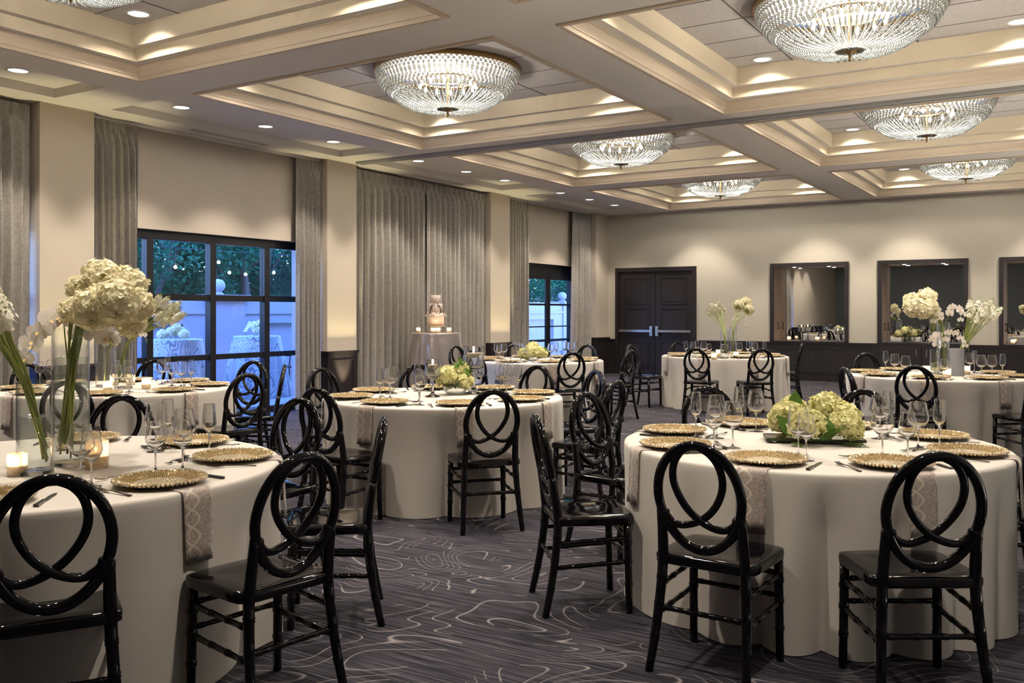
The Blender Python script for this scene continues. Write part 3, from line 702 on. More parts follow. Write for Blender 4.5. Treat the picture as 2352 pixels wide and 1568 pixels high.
ORCHIDS = [('L1b',
  [(-3.662, 2.309, 1.103), (-3.693, 2.313, 1.287), (-3.69, 2.291, 1.395), (-3.698, 2.227, 1.359), (-3.687, 2.175, 1.282), (-3.714, 2.158, 1.205)],
  9),
 ('L1b', [(-3.593, 2.293, 1.144), (-3.664, 2.366, 1.296), (-3.666, 2.424, 1.357), (-3.616, 2.456, 1.313), (-3.544, 2.442, 1.268)], 8),
 ('L2b', [(-6.889, 4.654, 0.817), (-6.855, 4.675, 1.105), (-6.733, 4.751, 1.277), (-6.626, 4.818, 1.267), (-6.596, 4.837, 1.177)], 6),
 ('R2b', [(-4.445, 13.262, 0.868), (-4.423, 13.276, 1.254), (-4.353, 13.261, 1.408), (-4.261, 13.26, 1.319), (-4.239, 13.273, 1.178)], 7),
 ('R3t', [(-1.253, 10.423, 1.209), (-1.223, 10.442, 1.367), (-1.178, 10.411, 1.456), (-1.104, 10.398, 1.425), (-1.127, 10.384, 1.278)], 8),
 ('R3t', [(-1.268, 10.414, 1.187), (-1.276, 10.409, 1.322), (-1.292, 10.34, 1.425), (-1.315, 10.266, 1.381), (-1.33, 10.257, 1.265)], 6),
 ('R3s', [(-1.38, 10.639, 0.835), (-1.35, 10.599, 1.022), (-1.313, 10.504, 1.162), (-1.352, 10.361, 1.174), (-1.398, 10.333, 1.097)], 8),
 ('R3s', [(-1.376, 10.641, 0.812), (-1.305, 10.509, 1.026), (-1.195, 10.342, 1.203), (-1.098, 10.343, 1.146), (-1.038, 10.381, 1.036)], 8)]
VOTIVES = [('L1', (-3.636, 2.073), 1.0), ('L1', (-3.536, 2.355), 1.25), ('L2', (-6.804, 4.994), 1.0), ('L2', (-6.813, 4.635), 0.95),
 ('L2', (-7.414, 5.109), 0.95), ('L2', (-7.289, 5.188), 1.0), ('R2', (-4.355, 12.188), 1.0), ('R2', (-4.257, 12.815), 1.0),
 ('R2', (-4.69, 13.314), 1.0), ('R3', (-1.435, 10.482), 1.0), ('R3', (-1.187, 10.037), 1.0), ('R3', (-1.083, 10.703), 1.0)]
TPH = {'L1':'near left table','L2':'table by the big window','M1':'middle table',
       'M2':'table by the glazed door','R1':'near right table','R2':'table beside the double doors','R3':'right rear table'}
BINS = {0:'nearest side',45:'front right',90:'right end',135:'back right',180:'farthest side',-135:'back left',-90:'left end',-45:'front left'}
def where(k, ang):
    (cx,cy),_ = TABLES[k]; f = math.degrees(atan2(-cy,-cx))
    r = round((ang-f-OFFB[k])/45)*45; r = (r+180) % 360-180
    return BINS[-180 if False else (180 if r == -180 else r)]
def _off(k):
    (cx,cy),_ = TABLES[k]; f = math.degrees(atan2(-cy,-cx)); o = (-f) % 45
    return o if o <= 22.5 else o-45
OFFB = {k:_off(k) for k in TABLES}
CT, ST = math.cos(radians(32.045)), math.sin(radians(32.045))
def to_px(x,y,z):
    D = -x*ST+y*CT
    return (1176+2113.4*(x*CT+y*ST)/D, 716.5-2113.4*(z-CAM_Z)/D, D)

# ------------------------------------------------------------------ chair
def lean(z):
    if z >= .44: t = (z-.44)/.48; return -.085*t**1.25
    t = (.44-z)/.44; return -.065*t**1.6
def nodes_tube(a, b, r, marks, n=10, ext=None):
    """a turned leg or rail: straight tube with bamboo rings at the given fractions"""
    a = Vector(a); b = Vector(b); L = (b-a).length; S = [(0,1.0),(1,1.0)]
    e = .006/L
    for m in marks: S += [(m-2.0*e,1.0),(m-1.2*e,1.16),(m-.2*e,1.16),(m,1.0),(m+.2*e,1.16),(m+1.2*e,1.16),(m+2.0*e,1.0)]
    S = sorted(q for q in S if 0 <= q[0] <= 1)
    return [a.lerp(b,s) for s,_ in S], [r*k for _,k in S]
def make_chair(lb):
    t = thing('loop_back_chair', lb, 'chair', group='black loop-back banquet chairs')
    # seat: rounded plan, softly domed
    out = []
    W0,W1,D = .178,.207,.36
    raw = [(-W0,-.012),(W0,-.012),(W1,D*.55),(W1*.985,D-.03),(W1*.80,D),(0,D+.012),(-W1*.80,D),(-W1*.985,D-.03),(-W1,D*.55)]
    pl = spline([(x,y,0) for x,y in raw], 6, True)
    pl = [Vector((max(-W1,min(W1,p.x)),max(-.016,p.y),0)) for p in pl]
    c = Vector((0,D*.5,0)); lay = [(.94,.413),(1.0,.418),(1.005,.444),(.985,.454),(.93,.458),(.6,.453),(.25,.451)]
    b = MB(); n = len(pl)
    for s,z in lay: b.v += [((p-c)*s+c+Vector((0,0,z)))[:] for p in pl]
    for q in range(len(lay)-1):
        for i in range(n): j = (i+1) % n; b.f.append((q*n+i,q*n+j,(q+1)*n+j,(q+1)*n+i)); b.m.append(0)
    b.f.append(tuple(reversed(range(n)))); b.m.append(0); b.f.append(tuple((len(lay)-1)*n+i for i in range(n))); b.m.append(0)
    b.build('seat', M['chair'], t, sharp=50)
    # oval ring of the back
    zc, hh, ww = .694,.206,.170
    P = []
    for i in range(64):
        a = 2*pi*i/64; z = zc+hh*sin(a); x = ww*cos(a)*(1-.05*max(0,-sin(a)))
        P.append((x,lean(z),z))
    MB().tube(P,.019,10,True,0,1.0,(0,1,0)).build('back_ring', M['chair'], t)
    pts = [(-.150,.628),(-.132,.600),(-.098,.580),(-.055,.583),(0,.607),(.052,.652),(.090,.715),(.101,.775),(.088,.832),(.058,.874),(.020,.896)]
    for s in (1,-1):
        Q = spline([(s*x,lean(z)+.005*s*(1 if abs(x)<.08 and z<.7 else 0),z) for x,z in pts], 5)
        rr = [.0150+.004*(1 if i < 3 else 0)+.003*max(0,(i-len(Q)+12)/12) for i in range(len(Q))]
        MB().tube(Q,rr,9,False,0,1.0,(0,1,0)).build('back_loop', M['chair'], t)
    for s in (1,-1):
        # rear leg rises into the side of the ring
        zz = [0,.06,.118,.124,.130,.136,.142,.20,.243,.249,.255,.261,.267,.30,.348,.354,.360,.366,.372,.44,.50,.56,.60,.635]
        xs = lambda z: .168+.03*((.44-z)/.44)**1.3 if z < .44 else (.168-.004*(z-.44)/.1 if z < .54 else .164-.004*(z-.54))
        pp = [(s*xs(z),lean(z),z) for z in zz]
        bump = {.124:1.13,.130:1.0,.136:1.13,.249:1.13,.255:1.0,.261:1.13,.354:1.13,.360:1.0,.366:1.13}
        rr = [(.0165+.0045*min(1,z/.44) if z < .5 else .021-.003*(z-.5)/.135)*bump.get(z,1) for z in zz]
        MB().tube(pp,rr,10,False,0,1.0,(0,1,0)).build('leg', M['chair'], t)
        q,r = nodes_tube((s*.183,.325,.42),(s*.187,.335,0),.0195,(.22,.42,.68),10)
        MB().tube(q,[x*(1-.14*i/len(r)) for i,x in enumerate(r)],10).build('leg', M['chair'], t)
        for z in (.345,.235):
            q,r = nodes_tube((s*(xs(z-.02)),lean(z-.02),z-.015),(s*.185,.33,z+.005),.0108,(.12,.36,.64,.88),8)
            MB().tube(q,r,8).build('stretcher', M['chair'], t)
    for z in (.355,.265):
        q,r = nodes_tube((-.185,.33,z),(.185,.33,z),.0108,(.10,.36,.64,.90),8); MB().tube(q,r,8).build('stretcher', M['chair'], t)
    q,r = nodes_tube((-xs(.245),lean(.245),.245),(xs(.245),lean(.245),.245),.0108,(.10,.36,.64,.90),8); MB().tube(q,r,8).build('stretcher', M['chair'], t)
    return t
chair0 = None
for (k,x,y,rz,ang) in CHAIRS:
    lb = 'black loop-back chair at the %s of %s' % (where(k,ang),TPH[k])
    if chair0 is None: chair0 = make_chair(lb); chair0.location = (x,y,0); chair0.rotation_euler = (0,0,radians(rz))
    else: dup(chair0,(x,y,0),radians(rz),lb)

# ------------------------------------------------------------------ tables and cloths
def cloth_mesh(R, H, seed, folds, amp, flare, top=True, sharp=1.0):
    r = random.Random(seed); mb = MB(); n = 288
    comp = [(folds, r.uniform(0,2*pi), 1.0), (2, r.uniform(0,2*pi), 0), (3, r.uniform(0,2*pi), 0)]
    def wave(g):
        q = g+.16*sin(2*g+comp[1][1])+.10*sin(3*g+comp[2][1])+.05*sin(5*g+comp[0][1])
        a_ = .55+.45*sin(3*g+comp[1][1]+comp[2][1]); v = 1-abs(sin(folds*q*.5+comp[0][1]))**.8
        if top == 'satin': return .62*sin(folds*q)+.38*sin(1.7*folds*q+1.0)*a_
        return -v*(.35+.65*a_)
    prof = [(0,H),(R*.5,H),(R-.03,H),(R-.012,H-.001),(R-.003,H-.006),(R,H-.016),(R+.001,H-.04)]
    rows = [(a,z,0.0) for a,z in prof]
    m = 16
    for i in range(1,m+1):
        t = i/m; rows.append((R+.001,(H-.04)*(1-t)+.004*t,t))
    for (a,z,t) in rows:
        for i in range(n):
            g = 2*pi*i/n; w = wave(g)
            rr = a+(flare*t**.9+amp*(t**.6 if H < .8 else t**1.2)*w*(.35+.65*min(1,t*4)) if t > 0 else 0)
            mb.v.append((rr*cos(g),rr*sin(g),z+(max(0,.006*w*t) if t > .97 else 0)))
    for q in range(len(rows)-1):
        for i in range(n):
            j = (i+1) % n; mb.f.append((q*n+i,(q+1)*n+i,(q+1)*n+j,q*n+j)); mb.m.append(0)
    return mb
TCOL = {'L1':3,'L2':4,'M1':5,'M2':6,'R1':7,'R2':8,'R3':9}
tb0 = None
for k,((cx,cy),R_) in TABLES.items():
    lb = 'round banquet table under the cloth of the '+TPH[k]
    o = cloth_mesh(R_,.75,TCOL[k],17,.115,.016,sharp=1.2).build('tablecloth', M['cloth']); o.location = (cx,cy,0)
    tag(o,'ivory floor-length cloth on the '+TPH[k],'tablecloth','ivory tablecloths')
    t = thing('banquet_table', lb, 'table', (cx,cy,0), 0, 'round banquet tables')
    if tb0 is None:
        tb0 = t
        MB().lathe([(0,.70),(.86,.70),(.88,.71),(.88,.735),(.86,.742),(0,.742)],48).build('tabletop', M['wood'], t)
        for a in range(4):
            g = pi/4+pi/2*a; MB().tube([(.5*cos(g),.5*sin(g),.70),(.6*cos(g),.6*sin(g),0)],.018,8).build('leg', M['track'], t)
    else:
        for c_ in tb0.children: q = c_.copy(); COL.objects.link(q); q.parent = t

# ------------------------------------------------------------------ place settings
def charger_parts(t):
    MB().lathe([(0,.005),(.095,.005),(.104,.007),(.116,.016),(.122,.018),(.150,.020),(.162,.021),(.1655,.0195),(.160,.014),(.118,.008),(.105,0),(0,0)],72).build('plate', M['gold'], t)
    b = MB()
    for i in range(64): g = 2*pi*i/64; b.ball((.1665*cos(g),.1665*sin(g),.0195),.0075,6,4)
    for i in range(56): g = 2*pi*i/56; b.ball((.1515*cos(g),.1515*sin(g),.0205),.0055,6,3)
    b.build('beaded_rim', M['goldrim'], t)
def napkin_mesh():
    pth = [(-.12,.0),(.0,.0),(.12,.0),(.185,.0),(.197,-.001),(.206,-.006),(.2115,-.016),(.2145,-.035),(.217,-.08),(.2195,-.14),(.222,-.20),(.226,-.262)]
    mb = MB(); mb.uv = []; w = .064; n = 8; L = [0]
    for a,b in zip(pth,pth[1:]): L.append(L[-1]+hypot(a[0]-b[0],a[1]-b[1]))
    for side in (0,1):
        for q,(x,z) in enumerate(pth):
            t = max(0,-z)/.26
            for i in range(n+1):
                s = i/n*2-1; y = s*w*(1-.07*t+.0*s)
                e = .0035*sin(4*s+.7)*t
                th = .0045 if side else 0
                nx,nz = (0,1) if q < 4 else ((.7,.7) if q < 6 else (1,0))
                mb.v.append((x+e+nx*th-.0012*(s*s)*(1 if q > 4 else 0)*.8, y, z+nz*th)); mb.uv.append(((s+1)/2*1.0, L[q]/.13*1.0))
    K = len(pth)*(n+1)
    for q in range(len(pth)-1):
        for i in range(n):
            a = q*(n+1)+i; mb.f.append((a,a+n+1,a+n+2,a+1)); mb.m.append(0)
            mb.f.append((K+a,K+a+1,K+a+n+2,K+a+n+1)); mb.m.append(0)
        for i in (0,n):
            a = q*(n+1)+i; mb.f.append((a,a+n+1,K+a+n+1,K+a) if i else (a,K+a,K+a+n+1,a+n+1)); mb.m.append(0)
    a = (len(pth)-1)*(n+1)
    for i in range(n): mb.f.append((a+i,K+a+i,K+a+i+1,a+i+1)); mb.m.append(0)
    return mb
def fork_mesh(L=.20):
    b = MB(); s = L/.20
    P = [(.100,.003),(.085,.004),(.04,.006),(0,.009),(-.025,.010),(-.040,.007),(-.055,.006)]
    W = [.0065,.006,.0045,.0032,.0034,.009,.0125]
    def strip(P,W,y0=0):
        vs = []; 
        for (x,z),w in zip(P,W):
            for (yy,zz) in ((-w,-.0012),(w,-.0012),(w,.0012),(-w,.0012)): vs.append((x*s,(y0+yy)*s,z+zz))
        fs = [(i*4+j,i*4+(j+1)%4,i*4+4+(j+1)%4,i*4+4+j) for i in range(len(P)-1) for j in range(4)]
        fs += [(3,2,1,0),tuple(4*(len(P)-1)+j for j in range(4))]
        b.add(vs,fs)
    strip(P,W)
    for y in (-.0105,-.0035,.0035,.0105): strip([(-.053,.006),(-.075,.007),(-.100,.011)],[.0022,.0018,.0009],y)
    return b
def spoon_mesh(L=.17):
    b = MB(); s = L/.20
    P = [(.100,.003),(.06,.005),(0,.009),(-.035,.009)]; W = [.007,.0055,.0035,.0035]
    vs = []
    for (x,z),w in zip(P,W):
        for (yy,zz) in ((-w,-.0012),(w,-.0012),(w,.0012),(-w,.0012)): vs.append((x*s,yy*s,z+zz))
    b.add(vs,[(i*4+j,i*4+(j+1)%4,i*4+4+(j+1)%4,i*4+4+j) for i in range(3) for j in range(4)]+[(3,2,1,0)])
    rings = [(0,-.006),(.4,-.0055),(.75,-.003),(1,.0)]; vs = []; n = 16
    for k,(q,z) in enumerate(rings):
        for i in range(n): g = 2*pi*i/n; vs.append(((-.065+.032*q*cos(g))*s,.021*q*sin(g)*s,.0085+z))
    b.add(vs,[(k*n+i,k*n+(i+1)%n,(k+1)*n+(i+1)%n,(k+1)*n+i) for k in range(3) for i in range(n)])
    return b
def knife_mesh():
    b = MB()
    b.add([(x,y,z) for (x,w,h) in ((.115,.0085,.004),(.02,.0055,.004)) for (y,z) in ((-w,.001),(w,.001),(w,.001+2*h),(-w,.001+2*h))],
          [(0,1,5,4),(1,2,6,5),(2,3,7,6),(3,0,4,7),(3,2,1,0),(4,5,6,7)])
    P = [(.02,-.006,.006),(-.06,-.009,.008),(-.095,-.006,.006),(-.115,.002,.004)]
    vs = []
    for (x,y0,_) in P:
        for z in (.002,.0045): vs += [(x,y0,z),(x,.007 if x > -.11 else .0045,z)]
    b.add(vs,[(i*4+0,i*4+4,i*4+5,i*4+1) for i in range(3)]+[(i*4+2,i*4+3,i*4+7,i*4+6) for i in range(3)]+[(i*4,i*4+2,i*4+6,i*4+4) for i in range(3)]+[(i*4+1,i*4+5,i*4+7,i*4+3) for i in range(3)])
    return b
ME = {'napkin':napkin_mesh().mesh('napkin',M['napkin']),'fork':fork_mesh().mesh('fork',M['steel_dark'],False),'dfork':fork_mesh(.15).mesh('dessert_fork',M['steel_dark'],False),
      'spoon':spoon_mesh().mesh('dessert_spoon',M['steel_dark']),'knife':knife_mesh().mesh('knife',M['steel_dark'],False)}
ch0 = None; ZP = .7505
for k,((cx,cy),R_) in TABLES.items():
    for a in range(-135,181,45):
        g = radians(a+(-3 if k == 'R1' and a == -45 else 0)); rho = R_-.205; c,s = cos(g),sin(g); x,y = cx+rho*c,cy+rho*s
        px,py,D = to_px(x,y,.77)
        if not (-70 < px < 2420): continue
        w = where(k,a); tp = TPH[k]
        def put(name, me, lx, ly, z, rot, lb, cat, grp):
            o = link(name, me); o.location = (x+lx*c-ly*s, y+lx*s+ly*c, z); o.rotation_euler = (0,0,g+rot); tag(o,lb,cat,grp); return o
        put('napkin',ME['napkin'],0,0,ZP,0,'mauve damask napkin hanging at the %s of %s' % (w,tp),'napkin','damask napkins')
        lb = 'gold beaded charger at the %s of %s' % (w,tp)
        if ch0 is None:
            ch0 = thing('charger_plate',lb,'plate',(x,y,ZP+.0047),g,'gold charger plates'); charger_parts(ch0)
        else: dup(ch0,(x,y,ZP+.0047),g,lb)
        j = R.uniform(-.05,.05)
        put('fork',ME['fork'],.01,-.205,ZP,j,'dark fork left of the charger at the %s of %s' % (w,tp),'fork','dark forks')
        put('knife',ME['knife'],.0,.205,ZP,R.uniform(-.05,.05)-.04,'dark knife right of the charger at the %s of %s' % (w,tp),'knife','dark knives')
        put('dessert_fork',ME['dfork'],-.245,-.025,ZP,pi/2+R.uniform(-.3,.1),'short dark fork above the charger at the %s of %s' % (w,tp),'fork','dark dessert forks')
        put('dessert_spoon',ME['spoon'],-.215,.045,ZP,-pi/2+R.uniform(-.2,.2),'dark spoon above the charger at the %s of %s' % (w,tp),'spoon','dark dessert spoons')

# ------------------------------------------------------------------ stemware
def glass_mesh(name, foot, zb, bowl):
    b = MB(); th = .0011
    out = [(0,.0),(foot,.0),(foot,.0015),(foot*.55,.004),(.009,.008),(.0045,.016),(.0036,.03),(.0036,zb-.012),(.0055,zb-.002)]+bowl
    inn = [(r-th,z+.0006) for r,z in reversed(bowl)][:-1]
    rt_,zt_ = bowl[-1]; e_ = (bowl[-1][0]-bowl[-2][0])/(bowl[-1][1]-bowl[-2][1])
    out.insert(-1,(rt_-e_*.0012,zt_-.0012)); out.insert(-2,(rt_-e_*.004,zt_-.004)); inn.insert(1,(rt_-th-e_*.0012,zt_-.0006)); inn.insert(2,(rt_-th-e_*.004,zt_-.0034))
    b.lathe(out+[(rt_-th*.5,zt_+.0009)]+inn+[(.006,bowl[0][1]+.004),(0,bowl[0][1]+.003)],28,0)
    return b.mesh(name,[M['glass']])
GM = {'B':glass_mesh('red_wine_glass',.040,.095,[(.012,.098),(.030,.110),(.044,.128),(.050,.143),(.0495,.152),(.046,.172),(.041,.198),(.036,.224)]),
      'W':glass_mesh('white_wine_glass',.036,.092,[(.010,.095),(.024,.106),(.036,.122),(.0405,.136),(.040,.144),(.036,.168),(.032,.19),(.029,.207)]),
      'F':glass_mesh('champagne_flute',.036,.100,[(.008,.104),(.019,.120),(.028,.136),(.0315,.147),(.031,.154),(.029,.178),(.0265,.206),(.024,.236)])}
GN = {'B':('large round wine glass','red_wine_glass'),'W':('smaller wine glass','white_wine_glass'),'F':('slim champagne flute','champagne_flute')}
seen = {}
for k in TABLES:
    L = sorted([g for g in GLASSES if g[0] == k], key=lambda g: to_px(g[2],g[3],.75)[0])
    for (_,ty,x,y) in L:
        n = seen.get((k,ty),0); seen[(k,ty)] = n+1
        o = link(GN[ty][1],GM[ty]); o.location = (x,y,.7505); o.rotation_euler = (0,0,R.uniform(0,6))
        tag(o,'%s, %s from the left on %s' % (GN[ty][0],ORD[n],TPH[k]),'wine glass' if ty != 'F' else 'flute','stemware on the tables')
# ------------------------------------------------------------------ candles
E_CAN = 1.1
CANDLE = (1.0,.72,.42)
def make_votive(lb):
    t = thing('votive_candle', lb, 'candle', group='glowing votive candles')
    MB().lathe([(0,.003),(.034,.003),(.0365,.006),(.0375,.02),(.0375,.09),(.036,.0905),(.0355,.088),(.0355,.018),(0,.016)],28).build('glass_holder', M['votive'], t)
    MB().lathe([(0,0),(.035,0),(.0365,.003),(.0365,.006)],28).build('base', M['glass_solid'], t)
    MB().lathe([(0,.017),(.031,.017),(.031,.043),(.0285,.046),(0,.044)],20).build('wax', M['wax'], t)
    MB().lathe([(0,.047),(.004,.051),(.0055,.057),(.003,.066),(0,.075)],10).build('flame', M['flame'], t)
    light('candle_light','POINT',E_CAN,CANDLE,t,(0,0,.062),.008)
    return t
E_SKY = 6.2; EXPO = 1.12
vt0 = None; vn = {}
VW = {'L1':['left','right'],'L2':None,'R2':None,'R3':None}
for k in ('L1','L2','R2','R3'):
    L = sorted([v for v in VOTIVES if v[0] == k], key=lambda v: to_px(v[1][0],v[1][1],.75)[0])
    for n,(_,(x,y),s) in enumerate(L):
        lb = 'lit votive candle, %s from the left on the %s' % (ORD[n],TPH[k])
        if vt0 is None: vt0 = make_votive(lb); vt0.location = (x,y,.7505); vt0.scale = (s,s,s)
        else: dup(vt0,(x,y,.7505),0,lb,scale=s)
def make_floater(lb):
    t = thing('floating_candle_stand', lb, 'candle holder', group='floating candle stands')
    MB().lathe([(0,.002),(.048,.002),(.05,.006),(.03,.010),(.013,.022),(.008,.04),(.007,.09),(.009,.112),(.018,.124),(.03,.129)],28).build('stem', M['glass_solid'], t)
    MB().lathe([(0,.131),(.045,.131),(.047,.1312),(.051,.1345),(.052,.138),(.052,.144),(.052,.241),(.052,.2444),(.0518,.245),(.0505,.245),(.0503,.2444),(.0503,.241),(.0503,.145),(.050,.140),(.047,.1368),(.044,.136),(0,.136)],32).build('cup', M['glass'], t)
    MB().lathe([(0,.1365),(.0495,.1415),(.0495,.20),(0,.20)],32).build('water', M['water'], t)
    MB().lathe([(0,.186),(.022,.187),(.034,.195),(.036,.207),(.034,.211),(0,.209)],24).build('wax', M['wax'], t)
    MB().lathe([(0,.211),(.005,.216),(.0065,.224),(.0035,.235),(0,.246)],10).build('flame', M['flame'], t)
    light('candle_light','POINT',E_CAN*1.2,CANDLE,t,(0,0,.232),.008)
    return t
fc = make_floater('shorter floating candle left of the flower bowl on the middle table'); fc.location = (-4.296,5.707,.7505); fc.scale = (1.18,)*3
dup(fc,(-4.178,6.095,.7505),0,'taller floating candle behind the flower bowl on the middle table',scale=1.55)
for i,(nx,lb) in enumerate(((-5.05,'left floating candle on the shelf of the first niche'),(-4.33,'right floating candle on the shelf of the first niche'),(-.85,'floating candle on the shelf of the third niche'))):
    dup(fc,(nx,YF+.20+.03*i,NZ0+.0125),0,lb,scale=1.35 if i != 1 else 1.05)
for nx,lb in ((-5.30,'left votive on the shelf of the first mirrored niche'),(-4.72,'right votive on the shelf of the first mirrored niche'),(-1.18,'votive on the shelf of the third mirrored niche')):
    dup(vt0,(nx,YF+.16,NZ0+.0125),0,lb,scale=1.0)
gb = thing('gold_globe', 'gold glass globe behind the vases on the near left table', 'ornament', (-4.12,2.56,.7505))
MB().lathe([(0,.006),(.02,.009),(.036,.022),(.0405,.042),(.036,.062),(.024,.077),(.014,.083),(.013,.086),(.0,.086)],28).build('globe', M['goldrim'], gb)
MB().lathe([(0,0),(.022,0),(.02,.006),(.0,.008)],20).build('foot', M['brass'], gb)

# ------------------------------------------------------------------ vases and flowers
VNAME = {'L1a':'short clear vase left of the two','L1b':'tall clear cylinder vase of hydrangeas','L2a':'clear vase of leaning stock','L2b':'tall narrow clear vase of orchids',
         'R2a':'clear vase of white stock','R2b':'narrow tall vase of hydrangeas','R3t':'tall clear cylinder vase of hydrangeas','R3m':'wide frosted vase of white stock','R3s':'small clear vase of orchids'}
VD = {}
M['frost'] = mat_translucent('frosted_glass', (.62,.62,.66), (.68,.68,.72), .55, .25, 5.0)
for (k,vn_,(x,y),r,h,wl) in VASES:
    VD[vn_] = (Vector((x,y,.7505)),r,h,k)
    t = thing('cylinder_vase', VNAME[vn_]+' on the '+TPH[k], 'vase', (x,y,.7505), group='cylinder vases')
    MB().lathe([(0,0),(r*.98,0),(r,.003),(r,.016),(r,.025),(r,h-.004),(r,h-.0006),(r-.0004,h),(r-.0026,h),(r-.003,h-.0006),(r-.003,h-.004),(r-.0032,.026),(r-.0035,.02),(r-.006,.018),(0,.018)],40).build('glass_cylinder', M['frost'] if vn_ == 'R3m' else M['vase'], t)
    if vn_ != 'R3m': MB().lathe([(0,.0005),(r*.97,.0005),(r*.985,.004),(r*.98,.0155),(0,.0155)],40).build('base', M['glass_solid'], t)
    if wl: MB().lathe([(0,.0195),(r-.0042,.0195),(r-.0042,wl),(r-.006,wl-.002),(0,wl-.002)],40).build('water', M['water'], t)

def petal(b, o, d, n, L, W, cup=.25, mi=0):
    """a round petal from o along d, facing n"""
    s = n.cross(d); up = n
    P = [o, o+d*L*.55+s*W*.5+up*L*cup*.5, o+d*L*.95+s*W*.32+up*L*cup*.25, o+d*L*1.05+up*L*cup*.2, o+d*L*.95-s*W*.32+up*L*cup*.25, o+d*L*.55-s*W*.5+up*L*cup*.5]
    b.add([p[:] for p in P], [(0,1,2,3),(0,3,4,5)], mi)
def frame(n):
    a = Vector((0,0,1)) if abs(n.z) < .9 else Vector((1,0,0)); u = a.cross(n); u.normalize(); return u, n.cross(u)
def hydra_mesh(name, seed, mat, N=150):
    r = random.Random(seed); b = MB()
    b.ball((0,0,0),.70,14,9,1,.92)
    for i in range(N):
        z = 1-2*(i+.5)/N; q = sqrt(max(0,1-z*z)); a = i*2.399963+r.uniform(-.2,.2)
        n0 = Vector((q*cos(a),q*sin(a),z)); n = n0+Vector((r.uniform(-.45,.45),r.uniform(-.45,.45),r.uniform(-.45,.45))); n.normalize()
        if n0.z < -.8: continue
        o = n0*r.uniform(.78,1.0); o.z *= .93; u,v = frame(n); g0 = r.uniform(0,pi); L = r.uniform(.19,.26)
        for k in range(4):
            g = g0+pi/2*k+r.uniform(-.2,.2); d = u*cos(g)+v*sin(g); petal(b,o,(d+n*r.uniform(-.25,.45)).normalized(),n,L,L*1.0,r.uniform(-.1,.5))
    return b.mesh(name,[mat,M['hydra_core']],False)
HM = [hydra_mesh('bloom',i,M['hydra'],190) for i in range(2)]; HG = [hydra_mesh('bloom',i+5,M['hydra_green'],190) for i in range(2)]
def leaf(b, o, d, n, L, W, bend=.2, mi=0):
    d = d.normalized(); s = n.cross(d).normalized(); K = 6; vs = []
    for i in range(K+1):
        t = i/K; w = W*.5*sin(pi*min(1,t*.94+.06)**.8); c = o+d*(L*t)-n*(bend*L*t*t)
        vs += [(c+s*w+n*w*.25)[:],c[:],(c-s*w+n*w*.25)[:]]
    b.add(vs,[(i*3+j,i*3+3+j,i*3+4+j,i*3+1+j) for i in range(K) for j in (0,1)],mi)
def stem_path(vd, head, rnd):
    base,r,h,_ = vd
    lean_ = Vector((head.x-base.x,head.y-base.y,0)); m = lean_.length
    d = lean_/m if m > 1e-4 else Vector((1,0,0)); sd = Vector((-d.y,d.x,0))
    f = min(1,m/.12); o = rnd.uniform(-.45,.45)
    bot = base-d*(r*.62*f)+sd*(r*.5*o)+Vector((0,0,.045+rnd.uniform(0,.07)))
    rim = base+d*(r*.66*f)+sd*(r*.45*o)+Vector((0,0,h-.01))
    return bot,rim,d
hyd = {}
for (kind,vn_,head,r) in FLOWERS: hyd.setdefault((kind,vn_),[]).append((Vector(head),r))
PH = {'L1':'near left table','L2':'left table by the big window','R2':'table beside the double doors','R3':'right rear table'}
for (kind,vn_),L in hyd.items():
    L.sort(key=lambda q: to_px(*q[0])[0]); k = VD[vn_][3]; rnd = random.Random(hash(vn_+kind) % 1000 if False else len(L)*7+len(vn_))
    for i,(hd,r) in enumerate(L):
        bot,rim,d = stem_path(VD[vn_],hd,rnd)
        if kind == 'hydrangea':
            t = thing('hydrangea','cream hydrangea, %s from the left in the bunch on %s' % (ORD[i],PH[k]),'flower',bot,0,'cream hydrangeas in tall vases')
            P = spline([Vector((0,0,0)),rim-bot,(rim-bot)*.35+(hd-bot)*.65,hd-bot],6)
            MB().tube(P,.0048,7).build('stem',M['stem'],t)
            o = link('bloom',HM[i % 2],t); o.location = hd-bot; o.scale = (r,r,r)
            ax = (hd-rim).normalized(); o.rotation_euler = ax.to_track_quat('Z','Y').to_euler()
        else:
            t = thing('stock_flower','white stock, %s from the left in the bunch on %s' % (ORD[i],PH[k]),'flower',bot,0,'white stock in vases')
            ax = (hd-rim).normalized(); tip = hd-bot+ax*.065; st = hd-bot-ax*.06
            P = spline([Vector((0,0,0)),rim-bot,st,tip],6); MB().tube(P,.0034,6).build('stem',M['stem'],t)
            b = MB(); u,v = frame(ax)
            for q in range(70):
                tt = q/70; a = q*2.4; n = (u*cos(a)+v*sin(a)+ax*.35).normalized(); o = st+ax*(.105*tt)+n*(rnd.uniform(.014,.050)*(1-.45*tt)); g0 = rnd.uniform(0,2)
                uu,vv = frame(n)
                for w in range(4): g = g0+pi/2*w; petal(b,o,(uu*cos(g)+vv*sin(g)).normalized(),n,.011,.012,.3)
            b.build('blossoms',M['stock'],t)
            b = MB()
            for q in range(26):
                a = q*2.4; n = (u*cos(a)+v*sin(a)); tt = q/26; b.ball((st+ax*(.085+.06*tt)+n*(.030*(1-tt*.85)))[:],.0050*(1-.45*tt),5,4)
            b.build('buds',M['bud'],t)
